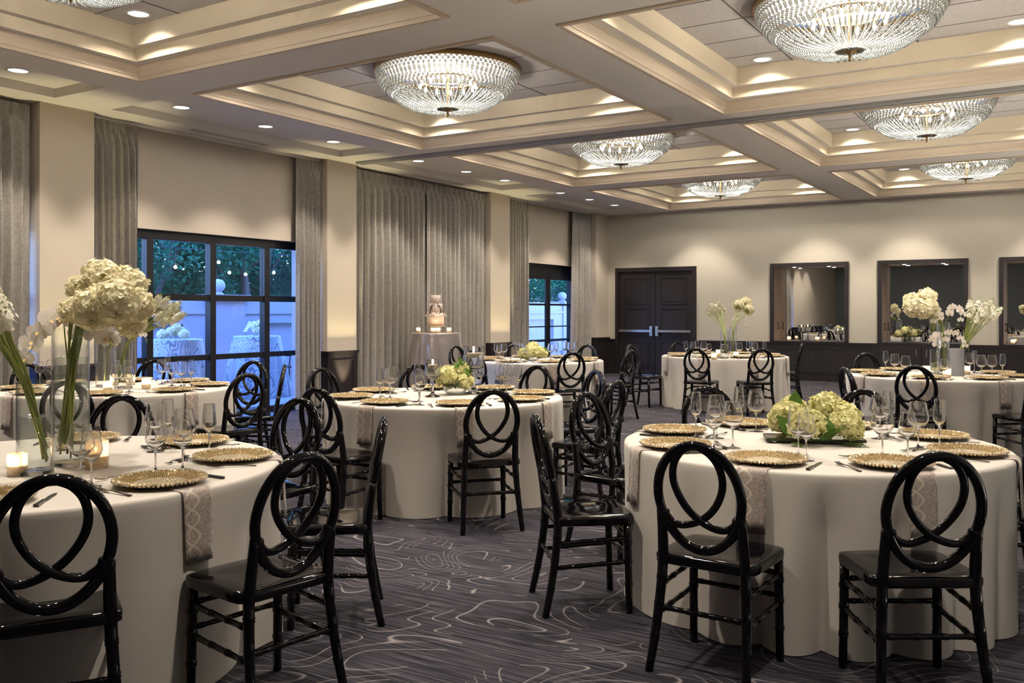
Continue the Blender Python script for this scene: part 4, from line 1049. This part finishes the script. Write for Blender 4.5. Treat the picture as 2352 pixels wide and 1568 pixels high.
# the other stems of the bunches standing in the vases
for vn_,n in (('L1b',9),('L1a',10),('R3t',5),('R3m',6)):
    base,r,h,k = VD[vn_]; L = [q for (kd,v),l in hyd.items() if v == vn_ for q in l]; rnd = random.Random(n*3+len(vn_))
    c = sum((q[0] for q in L),Vector())/len(L)
    for i in range(n):
        hd = c.lerp(L[i % len(L)][0],.75)+Vector((rnd.uniform(-.02,.02),rnd.uniform(-.02,.02),-.03)); bot,rim,d = stem_path(VD[vn_],hd,rnd)
        o = MB().tube([p-bot for p in spline([bot,rim,hd],7)],.0045,6).build('flower_stem',M['stem']); o.location = bot
        tag(o,'leaning green stem in the %s on the %s' % ('short vase' if vn_ == 'L1a' else 'tall vase' if vn_ != 'R3m' else 'frosted vase',PH[k]),'stem','stems in the %s vase of the %s' % (vn_ in ('L1a',) and 'short' or vn_ == 'R3m' and 'frosted' or 'tall',PH[k]))
def orchid_flower(seed):
    r = random.Random(seed); b = MB(); n = Vector((0,0,1))
    for a,L,W in ((90,1.0,.75),(215,.95,.7),(325,.95,.7),(5,1.12,1.25),(175,1.12,1.25)):
        d = Vector((cos(radians(a)),sin(radians(a)),0)); petal(b,Vector((0,0,.02*(a % 2))),d,n,L*r.uniform(.95,1.05),W,.12)
    petal(b,Vector((0,0,.03)),Vector((0,-.6,.6)).normalized(),Vector((0,.7,.7)),.45,.35,.3,1)
    return b.mesh('blossom',[M['orchid'],M['orchid_lip']])
OM = [orchid_flower(i) for i in range(2)]
ocn = {}
for (vn_,pts,nf) in ORCHIDS:
    k = VD[vn_][3]; c = ocn.get(k,0); ocn[k] = c+1
    base = Vector(pts[0]); t = thing('orchid_spray','arching white orchid spray, %s on the %s' % (['the left one','the right one','the low left one','the low right one'][c] if k in ('L1','R3') else 'the only one',PH[k]),'flower',base,0,'white orchid sprays')
    foot = VD[vn_][0]+Vector((0,0,.03)); P0 = [foot-base]+[Vector(p)-base for p in pts]; P = spline(P0,8); m = len(P)
    MB().tube(P,[.0035*(1-.6*i/m) for i in range(m)],6).build('stem',M['stem'],t)
    rnd = random.Random(c+nf); s0 = int(m*.45)
    for i in range(nf):
        q = s0+int((m-1-s0)*i/nf); p = P[q]; 
        tocam = (Vector((0,0,CAM_Z))-(base+p)).normalized(); n = (tocam+Vector((rnd.uniform(-.6,.6),rnd.uniform(-.6,.6),rnd.uniform(-.3,.3)))).normalized()
        side = Vector((rnd.uniform(-1,1),rnd.uniform(-1,1),rnd.uniform(-.8,.2))).normalized()
        f = link('blossom',OM[i % 2],t); f.location = p+side*.02; s = (.050 if k == 'L1' else .038)*(1-.25*i/nf); f.scale = (s,s,s); f.rotation_euler = n.to_track_quat('Z','Y').to_euler()
    b = MB()
    for i in range(4): b.ball((P[-1]+Vector((rnd.uniform(-.012,.012),rnd.uniform(-.012,.012),-.008*i)))[:],.006-.001*i,6,4)
    b.build('buds',M['bud'],t)

# low bowls of hydrangeas
def low_heads(center, heads, base_z, tb, grp, green=True):
    heads = sorted(heads,key=lambda q: to_px(*q[0])[0])
    for i,(p,r) in enumerate(heads):
        foot = Vector((center[0],center[1],base_z)); p = Vector(p); foot = foot.lerp(Vector((p.x,p.y,base_z)),.45)
        t = thing('hydrangea','greenish hydrangea, %s from the left in %s' % (ORD[i],tb),'flower',foot,0,grp)
        MB().tube([Vector((0,0,0)),(p-foot)],.0045,6).build('stem',M['stem'],t)
        o = link('bloom',(HG if green else HM)[i % 2],t); o.location = p-foot; o.scale = (r*R.uniform(1.05,1.22),r*R.uniform(1.0,1.15),r*R.uniform(.95,1.08)); o.rotation_euler = (R.uniform(-.5,.5),R.uniform(-.5,.5),R.uniform(0,6))
def leaves(name, lb, specs, mat='leaf', grp=None):
    for i,(o,d,L,W) in enumerate(specs):
        b = MB(); d = Vector(d); n = Vector((0,0,1)) if abs(d.normalized().z) < .8 else Vector((.6,-.8,0)); n = (n-d*n.dot(d)/d.length_squared).normalized()
        leaf(b,Vector((0,0,0)),d,n,L,W,.15); ob = b.build(name,M[mat]); ob.location = o; tag(ob,lb if isinstance(lb,str) else lb[i],'leaf',grp)
def make_bowl(lb, loc, s=1.0):
    t = thing('glass_bowl', lb, 'bowl', loc, group='low glass bowls')
    MB().lathe([(0,.0),(.045,.0),(.07,.010),(.092,.035),(.10,.065),(.095,.095),(.085,.112),(.083,.111),(.093,.093),(.097,.065),(.089,.036),(.067,.013),(0,.006)],36).build('bowl_glass', M['vase'], t)
    MB().lathe([(0,.008),(.066,.0145),(.088,.037),(.0955,.06),(.094,.07),(0,.07)],32).build('water', M['water'], t)
    t.scale = (s,s,s); return t
make_bowl('round glass bowl of low hydrangeas on the middle table',(-4.257,5.953,.7505))
c0 = Vector((-4.257,5.953,0)); rt = Vector((CT,ST,0)); fwd = Vector((-ST,CT,0))
low_heads((-4.257,5.953),[(c0-rt*.062-fwd*.03+Vector((0,0,.895)),.088),(c0+rt*.05+fwd*.05+Vector((0,0,.945)),.068),(c0+rt*.075-fwd*.02+Vector((0,0,.86)),.066),(c0-rt*.02+fwd*.08+Vector((0,0,.90)),.07)],.80,'bowl on the middle table','low hydrangeas on the middle table')
rr = random.Random(4)
for (cx_,cz,n,lb) in ((.04,.99,9,'upright leafy sprig at the back of the flowers on the middle table'),(.10,.925,8,'pale leafy sprig right of the flowers on the middle table'),(.0,.90,5,'leafy sprig in the centre of the flowers on the middle table'),(-.15,.875,2,'small leafy sprig left of the flowers on the middle table'),(.03,.83,4,'low leafy sprig under the flowers on the middle table')):
    sp = MB(); b0 = c0+Vector((0,0,.80))
    for i in range(n):
        a = rr.uniform(0,2*pi); d = Vector((cos(a)*CT,cos(a)*ST,abs(sin(a))*.9+.1))
        leaf(sp,c0+rt*(cx_+rr.uniform(-.02,.02))+fwd*rr.uniform(-.09,.03)+Vector((0,0,cz+rr.uniform(-.03,.01)))-b0,d,Vector((ST,-CT,.3)).normalized(),rr.uniform(.04,.065),.022,.1)
    sp.tube([Vector((0,0,0)),c0+rt*cx_+Vector((0,0,cz))-b0],.002,5)
    o = sp.build('greenery_sprig',M['leaf']); o.location = b0; tag(o,lb,'greenery')
# hydrangea dome on the far table by the glazed door
make_bowl('round glass bowl of low hydrangeas on the far table by the glazed door',(-6.348,10.673,.7505))
c1 = Vector((-6.348,10.673,0))
low_heads((-6.348,10.673),[(c1-rt*.115-fwd*.04+Vector((0,0,.845)),.08),(c1-rt*.04-fwd*.07+Vector((0,0,.875)),.09),(c1+rt*.06-fwd*.05+Vector((0,0,.87)),.09),(c1+rt*.12+Vector((0,0,.855)),.08),(c1+fwd*.05+Vector((0,0,.92)),.085)],.80,'bowl on the far table by the glazed door','low hydrangeas on the far table')
leaves('green_leaf',['broad leaf left of the flowers on the far table by the glazed door','broad leaf right of the flowers on the far table by the glazed door'],[(c1-rt*.10-fwd*.08+Vector((0,0,.80)),-rt-Vector((0,0,.35)),.13,.07),(c1+rt*.14-fwd*.05+Vector((0,0,.93)),rt*.6+Vector((0,0,-.9)),.12,.07)],grp=None)
# hydrangeas on a mirror tray, near right table
tr = thing('mirror_tray','dark glass-edged tray under the hydrangeas on the near right table','tray',(-1.175,4.745,.7505),radians(22))
MB().box(-.235,.235,-.09,.09,.014,.024).build('tray_top',M['mirror'],tr,smooth=False)
MB().box(-.238,.238,-.093,-.09,.012,.026).box(-.238,.238,.09,.093,.012,.026).box(-.238,-.235,-.09,.09,.012,.026).box(.235,.238,-.09,.09,.012,.026).build('glass_edge',M['leaf_dark'],tr,smooth=False)
for sx in (-1,1):
    for sy in (-1,1): MB().lathe([(0,0),(.012,0),(.012,.014),(0,.014)],14,0,(sx*.20,sy*.065,0)).build('foot',M['glass_solid'],tr)
low_heads((-1.17,4.76),[((-1.320,4.775,.862),.083),((-1.172,4.60,.852),.080),((-1.150,4.93,.90),.090),((-1.010,4.735,.842),.078),((-1.335,4.96,.90),.062),((-1.055,4.90,.872),.078)],.776,'tray on the near right table','low hydrangeas on the near right table')
leaves('green_leaf',['upright dark green leaf at the top left of the near right hydrangeas','pointed green leaf between the left hydrangeas on the near right table','curved green leaf above the front left hydrangea on the near right table','flat leaf lying right of the near right hydrangeas','dark leaf in the middle gap of the near right hydrangeas','second dark leaf in the middle gap of the near right hydrangeas','small leaf lying under the front hydrangea on the near right table'],
  [((-1.30,4.84,.90),(.15,-.05,.9),.10,.075),((-1.255,4.66,.79),(-.35,-.2,.55),.12,.07),((-1.28,4.66,.865),(.8,.4,.25),.09,.035),((-1.02,4.66,.762),(.95,.25,.04),.14,.05),((-1.10,4.66,.775),(.2,-.35,.75),.13,.09),((-1.08,4.68,.775),(.55,-.2,.6),.12,.09),((-1.24,4.56,.762),(.6,-.45,.03),.09,.045)])
# dark-leaved bowl and tall vase on the shelf of the second niche
nb = (-3.02,YF+.21,NZ0+.0125)
make_bowl('glass bowl of dark foliage on the shelf of the second niche',nb,.95)
for i,(dx,dz,r) in enumerate(((-.14,.17,.085),(-.02,.23,.09),(.12,.18,.085))):
    t = thing('hydrangea','%s muted hydrangea in the foliage bowl of the second niche' % ['left','middle','right'][i],'flower',(nb[0]+dx*.3,nb[1],nb[2]+.03),0,'niche hydrangeas')
    MB().tube([(0,0,0),(dx*.7,0,dz-.03)],.0045,6).build('stem',M['stem'],t); o = link('bloom',HG[i % 2],t); o.location = (dx*.7,0,dz-.03); o.scale = (r,)*3
fb_ = MB(); rr = random.Random(9)
for i in range(46):
    a = rr.uniform(0,2*pi); d = Vector((cos(a),sin(a)*.5,rr.uniform(-.1,.9))); o = Vector((nb[0]+rr.uniform(-.2,.2),nb[1]+rr.uniform(-.08,.06),nb[2]+rr.uniform(.10,.28)))
    leaf(fb_,o,d,Vector((0,-.4,.9)).normalized(),rr.uniform(.06,.10),.035,.2)
tag(fb_.build('dark_foliage',M['leaf_dark']),'dark leaves spilling from the bowl in the second niche','greenery')['kind'] = 'stuff'
tv = thing('cylinder_vase','tall clear vase of bare stems on the shelf of the second niche','vase',(-2.52,YF+.24,NZ0+.0125),group='cylinder vases')
MB().lathe([(0,0),(.095,0),(.098,.004),(.098,.56),(.095,.56),(.094,.02),(0,.018)],32).build('glass_cylinder',M['vase'],tv)
rr = random.Random(3)
for i in range(16):
    a = rr.uniform(0,2*pi); o = MB().tube([(0,0,0),(.07*cos(a+.6)-.06*cos(a),.07*sin(a+.6)-.06*sin(a),.50)],.004,5).build('flower_stem',M['stem'])
    o.location = (-2.52+.06*cos(a),YF+.24+.06*sin(a),NZ0+.04); tag(o,'upright green stem in the vase of the second niche','stem','stems in the niche vase')

# ------------------------------------------------------------------ cake table
KX,KY = -8.80,11.77
o = cloth_mesh(.385,1.078,21,13,.075,.12,'satin').build('tablecloth',M['satin']); o.location = (KX,KY,0); tag(o,'silver satin cloth on the tall round cake table','tablecloth')
kt = thing('cake_table','tall round cocktail table under the satin cloth and cake','table',(KX,KY,0))
MB().lathe([(0,1.045),(.36,1.045),(.37,1.055),(.36,1.068),(0,1.068)],32).build('tabletop',M['wood'],kt); MB().tube([(0,0,.02),(0,0,1.045)],.04,12).build('pole',M['track'],kt); MB().lathe([(0,0),(.25,0),(.25,.012),(.04,.03),(0,.03)],24).build('base',M['track'],kt)
ks = thing('cake_stand','small round pedestal stand under the wedding cake','cake stand',(KX,KY,1.0785))
MB().lathe([(0,.092),(.155,.092),(.16,.098),(.155,.104),(0,.104)],40).build('plate',M['goldrim'],ks)
for a in range(6): g = a*pi/3; MB().tube([(.13*cos(g),.13*sin(g),0),(.13*cos(g),.13*sin(g),.092)],.004,6).build('leg',M['glass_solid'],ks)
ck = thing('wedding_cake','three-tier blush wedding cake with dark sprig wreath','cake',(KX,KY,1.183))
def tier(r,z0,z1): return MB().lathe([(0,z0),(r,z0),(r,z1-.006),(r-.006,z1),(0,z1)],48).build('tier',M['icing'],ck)
tier(.131,0,.185); tier(.108,.185,.355); tier(.078,.355,.49)
rf = MB(); rr = random.Random(6)
for i in range(150):
    a = rr.uniform(0,2*pi); q = rr.uniform(.098,.148); z = .178+rr.uniform(-.035,.04)*(1.2-(q-.098)/.06); n = Vector((cos(a),sin(a),rr.uniform(.2,1.2))).normalized(); u,v = frame(n); g = rr.uniform(0,6)
    petal(rf,Vector((q*cos(a),q*sin(a),z)),(u*cos(g)+v*sin(g)).normalized(),n,.032,.036,.5)
rf.build('petal_ruffle',M['icing'],ck)
tc = atan2(-KY,-KX)
for sd in (1,-1):
    wr = MB()
    for i in range(60):
        t_ = rr.uniform(0,1); a = tc+sd*(.95-.72*t_**1.8)+rr.uniform(-.14,.14); z = .20+.155*t_+rr.uniform(-.01,.01); n = Vector((cos(a),sin(a),0)); u,v = frame(n); g = rr.uniform(0,6)
        petal(wr,n*.111+Vector((0,0,z)),(u*cos(g)+v*sin(g)).normalized(),n,.015,.011,.3)
    wr.build('dark_sprig',M['dark_sprig'],ck)
for i,(dx,dy) in enumerate(((-.27,-.05),(-.02,-.25),(.06,-.26),(.22,-.12))):
    p = Vector((KX,KY,0))+rt*dx+fwd*dy; dup(vt0,(p.x,p.y,1.0788),0,'lit votive, %s from the left around the wedding cake' % ORD[i],scale=.88)

# ------------------------------------------------------------------ courtyard outside
struct(MB().box(-45,-10.05,-25,60,-.15,-.03).build('courtyard_ground',M['paver'],smooth=False))
WX = -14.0
gw = thing('garden_wall','pale stucco courtyard wall with piers beyond the windows','wall',(WX,16,-.03))
MB().box(-.15,.15,-24,30,0,1.62).box(-.22,.22,-24,30,1.62,1.72).box(.15,.20,-24,30,0,.25).build('panel_wall',M['stucco'],gw,smooth=False)
for k in range(-4,7):
    y = 11.84+4.5*k-16
    if not (-24 < y < 30): continue
    p = MB().box(-.28,.28,-.42+y,.42+y,0,1.66).box(-.36,.36,-.5+y,.5+y,1.66,1.76).build('pier',M['stucco'],gw,smooth=False)
    MB().lathe([(0,1.76),(.12,1.76),(.10,1.80),(.06,1.82),(.10,1.845),(.135,1.90),(.14,1.94),(.125,2.0),(.08,2.05),(0,2.065)],20,0,(0,y,0)).build('ball_finial',M['stucco'],p)
    pb = MB(); a,b = y+.42,y+4.08
    for q in ((a,b,1.22,1.62),(a,b,.25,.42),(a,a+.55,.42,1.22),(b-.55,b,.42,1.22)): pb.box(.15,.24,q[0],q[1],q[2],q[3])
    pb.box(.15,.27,a,b,1.40,1.46)
    if b < 29: pb.build('panel_moulding',M['stucco'],gw,smooth=False)
bd = thing('neighbour_building','rose stucco building with pale cornice beyond the courtyard wall','building',(-27,20,-.05))
MB().box(-1,1,-40,40,0,2.15).build('facade',M['pink_wall'],bd,smooth=False); MB().box(-1.2,1.25,-40,40,2.15,2.55).build('cornice',M['stucco'],bd,smooth=False)
def leaf_cloud(name, seed, n):
    r = random.Random(seed); b = MB(); C = []
    for i in range(34): a = r.uniform(0,2*pi); q = 1.9*sqrt(r.random()); C.append((Vector((q*cos(a),q*sin(a),r.uniform(1.75,4.6))),r.uniform(.35,.75)))
    for i in range(n):
        c,s = r.choice(C); d = Vector((r.gauss(0,1),r.gauss(0,1),r.gauss(0,1))).normalized()*s*r.random()**.4; p = c+d
        u = Vector((r.uniform(-1,1),r.uniform(-1,1),r.uniform(-.7,.4))).normalized(); w = u.cross(Vector((r.uniform(-1,1),r.uniform(-1,1),r.uniform(-1,1)))).normalized(); L = r.uniform(.08,.15)
        b.add([p[:],(p+u*L*.5+w*L*.28)[:],(p+u*L)[:],(p+u*L*.5-w*L*.28)[:]],[(0,1,2,3)])
    return b.mesh(name,[M['tree_leaf']])
def trunk_mesh(seed):
    r = random.Random(seed); b = MB()
    for k in range(6):
        a = r.uniform(0,2*pi); q = r.uniform(.5,1.3); t = Vector((q*cos(a),q*sin(a),3.6))
        P = spline([Vector((.12*cos(a),.12*sin(a),0)),t*.35+Vector((r.uniform(-.1,.1),r.uniform(-.1,.1),.1)),t*.7,t],5); b.tube(P,[.075-.05*i/len(P) for i in range(len(P))],7)
        for j in range(3):
            p = P[len(P)//2+j*2]; d = Vector((r.uniform(-1,1),r.uniform(-1,1),r.uniform(.4,1))).normalized(); b.tube([p,p+d*.5,p+d*1.0+Vector((0,0,.1))],[.028,.018,.008],5)
    return b.mesh('trunk',[M['bark']])
LC = [leaf_cloud('foliage',i,15000) for i in (1,2)]; TM = [trunk_mesh(i) for i in (1,2)]
TREES = [(-16.4,9.6),(-17.2,12.2),(-16.2,14.6),(-17.6,16.9),(-16.4,19.2),(-17.4,22.4),(-16.3,25.0),(-17.2,27.8),(-16.2,30.6),(-17.4,33.4),(-19.4,14.0),(-19.6,18.2)]
for i,(x,y) in enumerate(TREES):
    t = thing('tree','leafy multi-stemmed tree, %s from the left beyond the courtyard wall' % ORD[i] if i < 10 else 'leafy tree in the second row beyond the courtyard wall, %s' % ('left' if i == 10 else 'right'),'tree',(x,y,-.05),i*1.3,'trees beyond the courtyard wall')
    s = 1.0+.12*((i*37) % 5-2)/2; t.scale = (s,s,s)
    link('foliage',LC[i % 2],t); link('trunk',TM[i % 2],t)
def cocktail(x,y,lb1,lb2,seed):
    o = cloth_mesh(.40,1.03,seed,11,.07,.16,'satin').build('tablecloth',M['swirl']); o.location = (x,y,-.03); tag(o,lb1,'tablecloth','patterned cloths outside')
    t = thing('cocktail_table',lb2,'table',(x,y,-.03),0,'outdoor cocktail tables'); MB().lathe([(0,1.0),(.37,1.0),(.38,1.01),(.37,1.02),(0,1.02)],28).build('tabletop',M['wood'],t); MB().tube([(0,0,0),(0,0,1.0)],.04,10).build('pole',M['track'],t)
cocktail(-11.62,9.02,'swirl-patterned cloth on the left table outside the big window','left cocktail table outside the big window',31)
cocktail(-12.06,11.03,'swirl-patterned cloth on the right table outside the big window','right cocktail table outside the big window',33)
for n,(bx,by,heads) in enumerate(((-11.62,9.02,[(-.17,.07),(-.06,.10),(.07,.11),(.16,.07),(.02,.17)]),(-12.06,11.03,[(-.02,.17),(.07,.20),(.13,.11),(.02,.10)]))):
    L = []
    for i,(dx,dz) in enumerate(heads):
        p = Vector((bx,by,1.002))+rt*dx+fwd*(.05*((i % 3)-1)); t = thing('hydrangea','white hydrangea, %s of the cluster on the %s outdoor table' % (ORD[i],['left','right'][n]),'flower',p,0,'white flowers on the outdoor tables')
        MB().tube([(0,0,0),(0,0,dz)],.005,6).build('stem',M['stem'],t); o = link('bloom',HM[i % 2],t); o.location = (0,0,dz+.0); o.scale = (.078,)*3
ot = thing('orchid_spray','small white orchid spray left of the flowers on the right outdoor table','flower',(-12.06-.2*CT,11.03-.2*ST,1.002))
MB().tube(spline([(0,0,0),(.01,0,.12),(.05,.02,.2),(.09,.04,.22)],5),.003,6).build('stem',M['stem'],ot)
for i in range(5): f = link('blossom',OM[i % 2],ot); f.location = (.01+.018*i,.008*i,.08+.035*i); f.scale = (.028,)*3; f.rotation_euler = (1.2,.2*i,.6)
def patio_chair(x,y,rz,lb):
    t = thing('patio_chair',lb,'chair',(x,y,-.03),rz,'iron patio chairs outside')
    b = MB()
    for s in (-1,1): b.tube([(s*.24,.2,0),(s*.23,.2,.42)],.014,7).tube(spline([(s*.24,-.24,0),(s*.23,-.2,.42),(s*.23,-.26,.88)],5),.014,7).tube([(s*.26,-.22,.64),(s*.27,.2,.64),(s*.24,.2,.42)],.014,7)
    b.build('frame',M['iron'],t); MB().box(-.24,.24,-.21,.22,.41,.435).build('seat',M['iron'],t,smooth=False)
    q = MB().tube(spline([(-.23,-.26,.86),(0,-.285,.95),(.23,-.26,.86)],6),.014,7)
    for i in range(-4,5): q.tube([(i*.05,-.215,.46),(i*.05,-.265,.90)],.007,5)
    q.build('back',M['iron'],t)
patio_chair(-12.3,9.95,radians(150),'black iron patio chair between the two outdoor tables')
patio_chair(-12.6,12.35,radians(100),'black iron patio chair right of the outdoor tables')
fs = thing('string_lights','string of lit bulbs hung across the courtyard','string lights',(-12.6,10.9,2.3))
BL = [(9.796,2.139),(10.673,2.257),(10.908,2.087),(11.268,2.070),(11.934,2.124)]
cd_ = MB()
for i,(y,z) in enumerate(BL): cd_.tube([(0,y-10.9,z-2.3+.03),(0,y-10.9,2.45-2.3)],.004,5)
cd_.tube([(0,-8,.4),(0,-1.1,.15),(0,1.1,.15),(0,9,.4)],.006,5); cd_.build('cord',M['iron'],fs)
for i,(y,z) in enumerate(BL): MB().ball((0,y-10.9,z-2.3),.026,12,8).build('bulb',M['bulb'],fs)

# ------------------------------------------------------------------ sky and render look
w = bpy.data.worlds.new('dusk_sky'); SC.world = w; w.use_nodes = True; nt = w.node_tree; nt.nodes.clear()
tc = nt.nodes.new('ShaderNodeTexCoord'); sp_ = nt.nodes.new('ShaderNodeSeparateXYZ'); nt.links.new(tc.outputs['Generated'],sp_.inputs[0])
rp = nt.nodes.new('ShaderNodeValToRGB'); nt.links.new(sp_.outputs[2],rp.inputs[0])
e = rp.color_ramp.elements; e[0].position = 0.0; e[0].color = (.42,.60,1.0,1); e[1].position = .6; e[1].color = (.10,.27,1.0,1)
bg = nt.nodes.new('ShaderNodeBackground'); nt.links.new(rp.outputs[0],bg.inputs[0]); bg.inputs[1].default_value = E_SKY
wo = nt.nodes.new('ShaderNodeOutputWorld'); nt.links.new(bg.outputs[0],wo.inputs[0])
SC.view_settings.view_transform = 'Standard'; SC.view_settings.look = 'None'; SC.view_settings.exposure = EXPO; SC.view_settings.gamma = 1.0; SC.view_settings.use_curve_mapping = False
cy = SC.cycles; cy.max_bounces = 14; cy.diffuse_bounces = 4; cy.glossy_bounces = 4; cy.transmission_bounces = 12; cy.transparent_max_bounces = 16
cy.caustics_reflective = False; cy.caustics_refractive = False; cy.sample_clamp_indirect = 4.0; cy.sample_clamp_direct = 0.0; cy.use_denoising = True
try: cy.denoiser = 'OPENIMAGEDENOISE'; cy.denoising_input_passes = 'RGB_ALBEDO_NORMAL'
except Exception: pass
